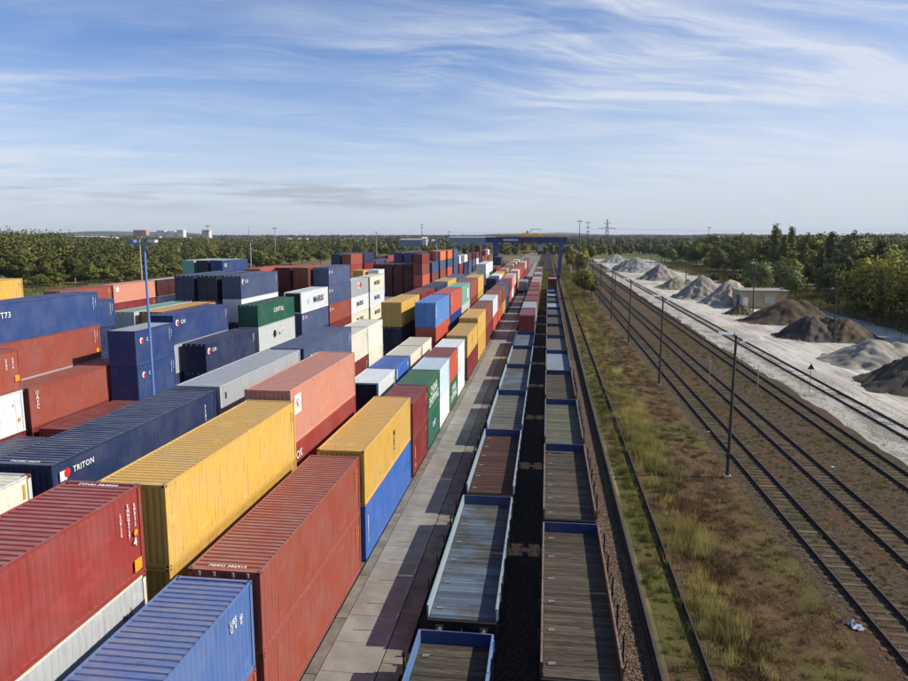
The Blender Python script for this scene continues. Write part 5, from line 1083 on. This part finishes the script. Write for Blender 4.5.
# low hills
mb = MB(); r_ = random.Random(4); prev = None; vs = []; fs = []; N = 120
for i in range(N+1):
    a = -.75+1.4*i/N; d = 6800; x, y = math.sin(a)*d, math.cos(a)*d
    h = 24+14*math.sin(a*9+1)+9*math.sin(a*23+2)+4*math.sin(a*61)+ (18 if a < -.35 else 0)*max(0, 1-abs(a+.5)/.15)
    for rr, zz_ in ((.86, -1), (.93, h*.6), (1, h), (1.1, h*.8), (1.25, -1)): vs.append((x*rr, y*rr, zz_))
    if i:
        for j in range(4): k = (i-1)*5+j; fs.append((k, k+5, k+6, k+1))
o = link('hills', MB().add(vs, fs).mesh('hills', [ground_mat('hill_woods', lin(54,66,48), [(lin(72,80,56), .002, .45, .6, I3)])], True)); o['kind'] = 'structure'

# ------------------------------------------------------------------ distant buildings and masts
M_bw = mat('far_white_wall', lin(214,210,202), .8, 0, .05, .05, coords='World'); M_bp = mat('far_pink_wall', lin(190,140,128), .8, 0, .05); M_bd = mat('far_window', lin(70,78,88), .4, 0, .05); M_hall = mat('hall_cladding', lin(120,134,158), .7, 0, .08, .02, coords='World')
def block(x, y, w, d, h, m, label, rows, colsn, group, roofm=None):
    t = thing('apartment_block', label, 'building', (x, y, 0), 0, group); link('wall', MB().box(0, w, 0, d, 0, h).mesh('wall', [m]), t)
    link('roof', MB().box(-.3, w+.3, -.3, d+.3, h+.01, h+.9).mesh('roof', [roofm or m]), t)
    mb = MB()
    for i in range(colsn):
        for j in range(rows): cx = (i+.5)*w/colsn; cz = (j+.5)*h/rows; mb.box(cx-w/colsn*.28, cx+w/colsn*.28, -.15, -.02, cz-h/rows*.25, cz+h/rows*.3)
    tag(link('windows', mb.mesh('windows', [M_bd]), t), kind='stuff'); return t
GB_ = 'distant town buildings'
for (x, w, h, m, l) in [(-1098,36,31,M_bp,'distant pinkish tower block of the town'),(-1050,14,26,M_bw,'narrow distant white block right of the pink one'),(-1032,22,30,M_bw,'distant white tower block in the town middle'),(-1006,24,28,M_bw,'distant white block right of the middle one'),(-975,18,31,M_bw,'distant white tower near the chimney-dark gap'),(-905,20,31,M_bw,'isolated distant white tower at the right of the town'),(-1075,60,14,M_bw,'low pale block below the town towers'),(-1000,70,12,M_bw,'long low pale block below the white towers')]:
    block(x, 1800-(20 if h < 20 else 0), w, 16, h, m, l, 8 if h > 20 else 3, 5, GB_)
for (x, y, w, d, h, m, l) in [(-1270,1790,70,40,15,M_bw,'long white hall at the left of the distant town'),(-1190,1800,30,30,13,M_bw,'small white hall beside the long one'),(-146,700,24,30,12.5,M_hall,'pale blue-grey hall behind the container towers'),(-121,690,4,4,14,M_bw,'slim white silo tower beside the blue-grey hall'),(-112,810,50,60,14.5,M_hall,'wide blue-grey warehouse behind the gantry'),
    (197,900,14,20,15,M_bw,'white box-shaped plant building over the right wood'),(225,960,40,30,8,M_hall,'grey industrial hall over the right wood'),(-230,1150,90,40,9,M_bw,'long white hall beyond the flat woods'),(-330,1100,30,30,8,M_bw,'small white hall beyond the flat woods'),(-560,1500,40,30,10,M_bw,'white roofed hall far in the flat woods'),(-450,1550,50,30,9,M_bw,'second white hall far in the flat woods')]:
    t = thing('warehouse', l, 'building', (x, y, 0), 0, 'distant halls'); link('wall', MB().box(0, w, 0, d, 0, h).mesh('wall', [m]), t); link('roof', MB().add([(-.5,-.5,h+.01),(w+.5,-.5,h+.01),(w+.5,d+.5,h+.01),(-.5,d+.5,h+.01),(-.5,d/2,h+1.4),(w+.5,d/2,h+1.4)], [(0,1,5,4),(2,3,4,5),(0,4,3),(1,2,5),(0,3,2,1)]).mesh('roof', [M_roofgrey if m is M_hall else M_bw]), t)
def steel_mast(x, y, h, lab, arms=2, r=.5, m=None):
    t = thing('steel_mast', lab, 'mast', (x, y, 0)); link('pole', MB().tube((0,0,0),(0,0,h),r,r*.35,n=8).mesh('pole', [m or M_conc]), t); mb = MB()
    for k in range(arms): mb.box(-1.8, 1.8, -.12, .12, h-1.0-k*3.4, h-.6-k*3.4)
    link('crossarm', mb.mesh('crossarm', [M_steel]), t)
steel_mast(-232, 470, 24, 'pale steel mast over the left woods', 2, .5)
steel_mast(-190, 485, 22.5, 'second pale mast over the left woods, thinner', 1, .42)
steel_mast(-132, 750, 29, 'tall grey mast with two crossarms over the hall', 2, .5, M_steel)
steel_mast(-110, 800, 22, 'short mast right of the hall mast', 1, .4, M_steel)
steel_mast(20, 470, 26.5, 'tall dark lamp mast right of the gantry crane', 1, .4, M_pole)
steel_mast(29, 540, 27, 'second tall mast right of the gantry with arms', 3, .4, M_pole)
steel_mast(132, 620, 24, 'thin mast over the right wood with round head', 1, .35, M_steel)
steel_mast(150, 500, 25, 'tall mast behind the slim poplars', 1, .35, M_pole)
steel_mast(-560, 1300, 34, 'faint distant mast over the middle woods', 1, .6, M_steel)
# lattice pylon
t = thing('lattice_pylon', 'steel lattice power pylon with wide crossarm', 'power pylon', (73, 920, 0)); mb = MB(); H_ = 37
for k in range(9):
    z0, z1 = k*H_/9, (k+1)*H_/9; w0, w1 = 3.4*(1-k/10), 3.4*(1-(k+1)/10)
    cs = [(-1,-1),(1,-1),(1,1),(-1,1)]
    for i in range(4):
        a, b = cs[i], cs[(i+1) % 4]; mb.tube((a[0]*w0,a[1]*w0,z0),(a[0]*w1,a[1]*w1,z1),.3,n=4); mb.tube((a[0]*w0,a[1]*w0,z0),(b[0]*w1,b[1]*w1,z1),.18,n=4); mb.tube((b[0]*w0,b[1]*w0,z0),(a[0]*w1,a[1]*w1,z1),.18,n=4)
link('tower', mb.mesh('tower', [M_steel]), t)
mb = MB(); mb.beam((-11,0,25.5),(11,0,25.5),.5,.5); mb.beam((-11,0,25.5),(0,0,28),.3,.3); mb.beam((11,0,25.5),(0,0,28),.3,.3); mb.beam((-5,0,32),(5,0,32),.5,.5); link('crossarm', mb.mesh('crossarm', [M_steel]), t)
for lab, a, b, s in [('upper power line sagging from the pylon over the right wood', (84, 920, 25.4), (620, 620, 34), 6), ('lower power line sagging from the pylon over the right wood', (62, 920, 25.4), (600, 600, 31), 7), ('power line running left from the pylon', (62, 920, 25.4), (-330, 1400, 33), 8)]:
    mb = MB(); pv = None; a, b = Vector(a), Vector(b)
    for k in range(25):
        f = k/24; p = a.lerp(b, f)-Vector((0, 0, 4*s*f*(1-f)))
        if pv is not None: mb.tube(pv, p, .07, n=4, cap=False)
        pv = p
    tag(link('power_line', mb.mesh('power_line', [M_steel])), lab, 'power line')

# ------------------------------------------------------------------ haze
hz = bpy.data.materials.new('haze_air'); hz.use_nodes = True; nt = hz.node_tree; nt.nodes.clear(); v_ = nn(nt, 'ShaderNodeVolumePrincipled'); v_.inputs['Color'].default_value = (.80, .88, 1, 1); v_.inputs['Density'].default_value = .00006; v_.inputs['Anisotropy'].default_value = .2
ou = nn(nt, 'ShaderNodeOutputMaterial'); nt.links.new(v_.outputs[0], ou.inputs['Volume'])
o = link('haze', MB().box(-9100, 9100, -310, 12100, -1.1, 75).mesh('haze', [hz])); o['kind'] = 'stuff'
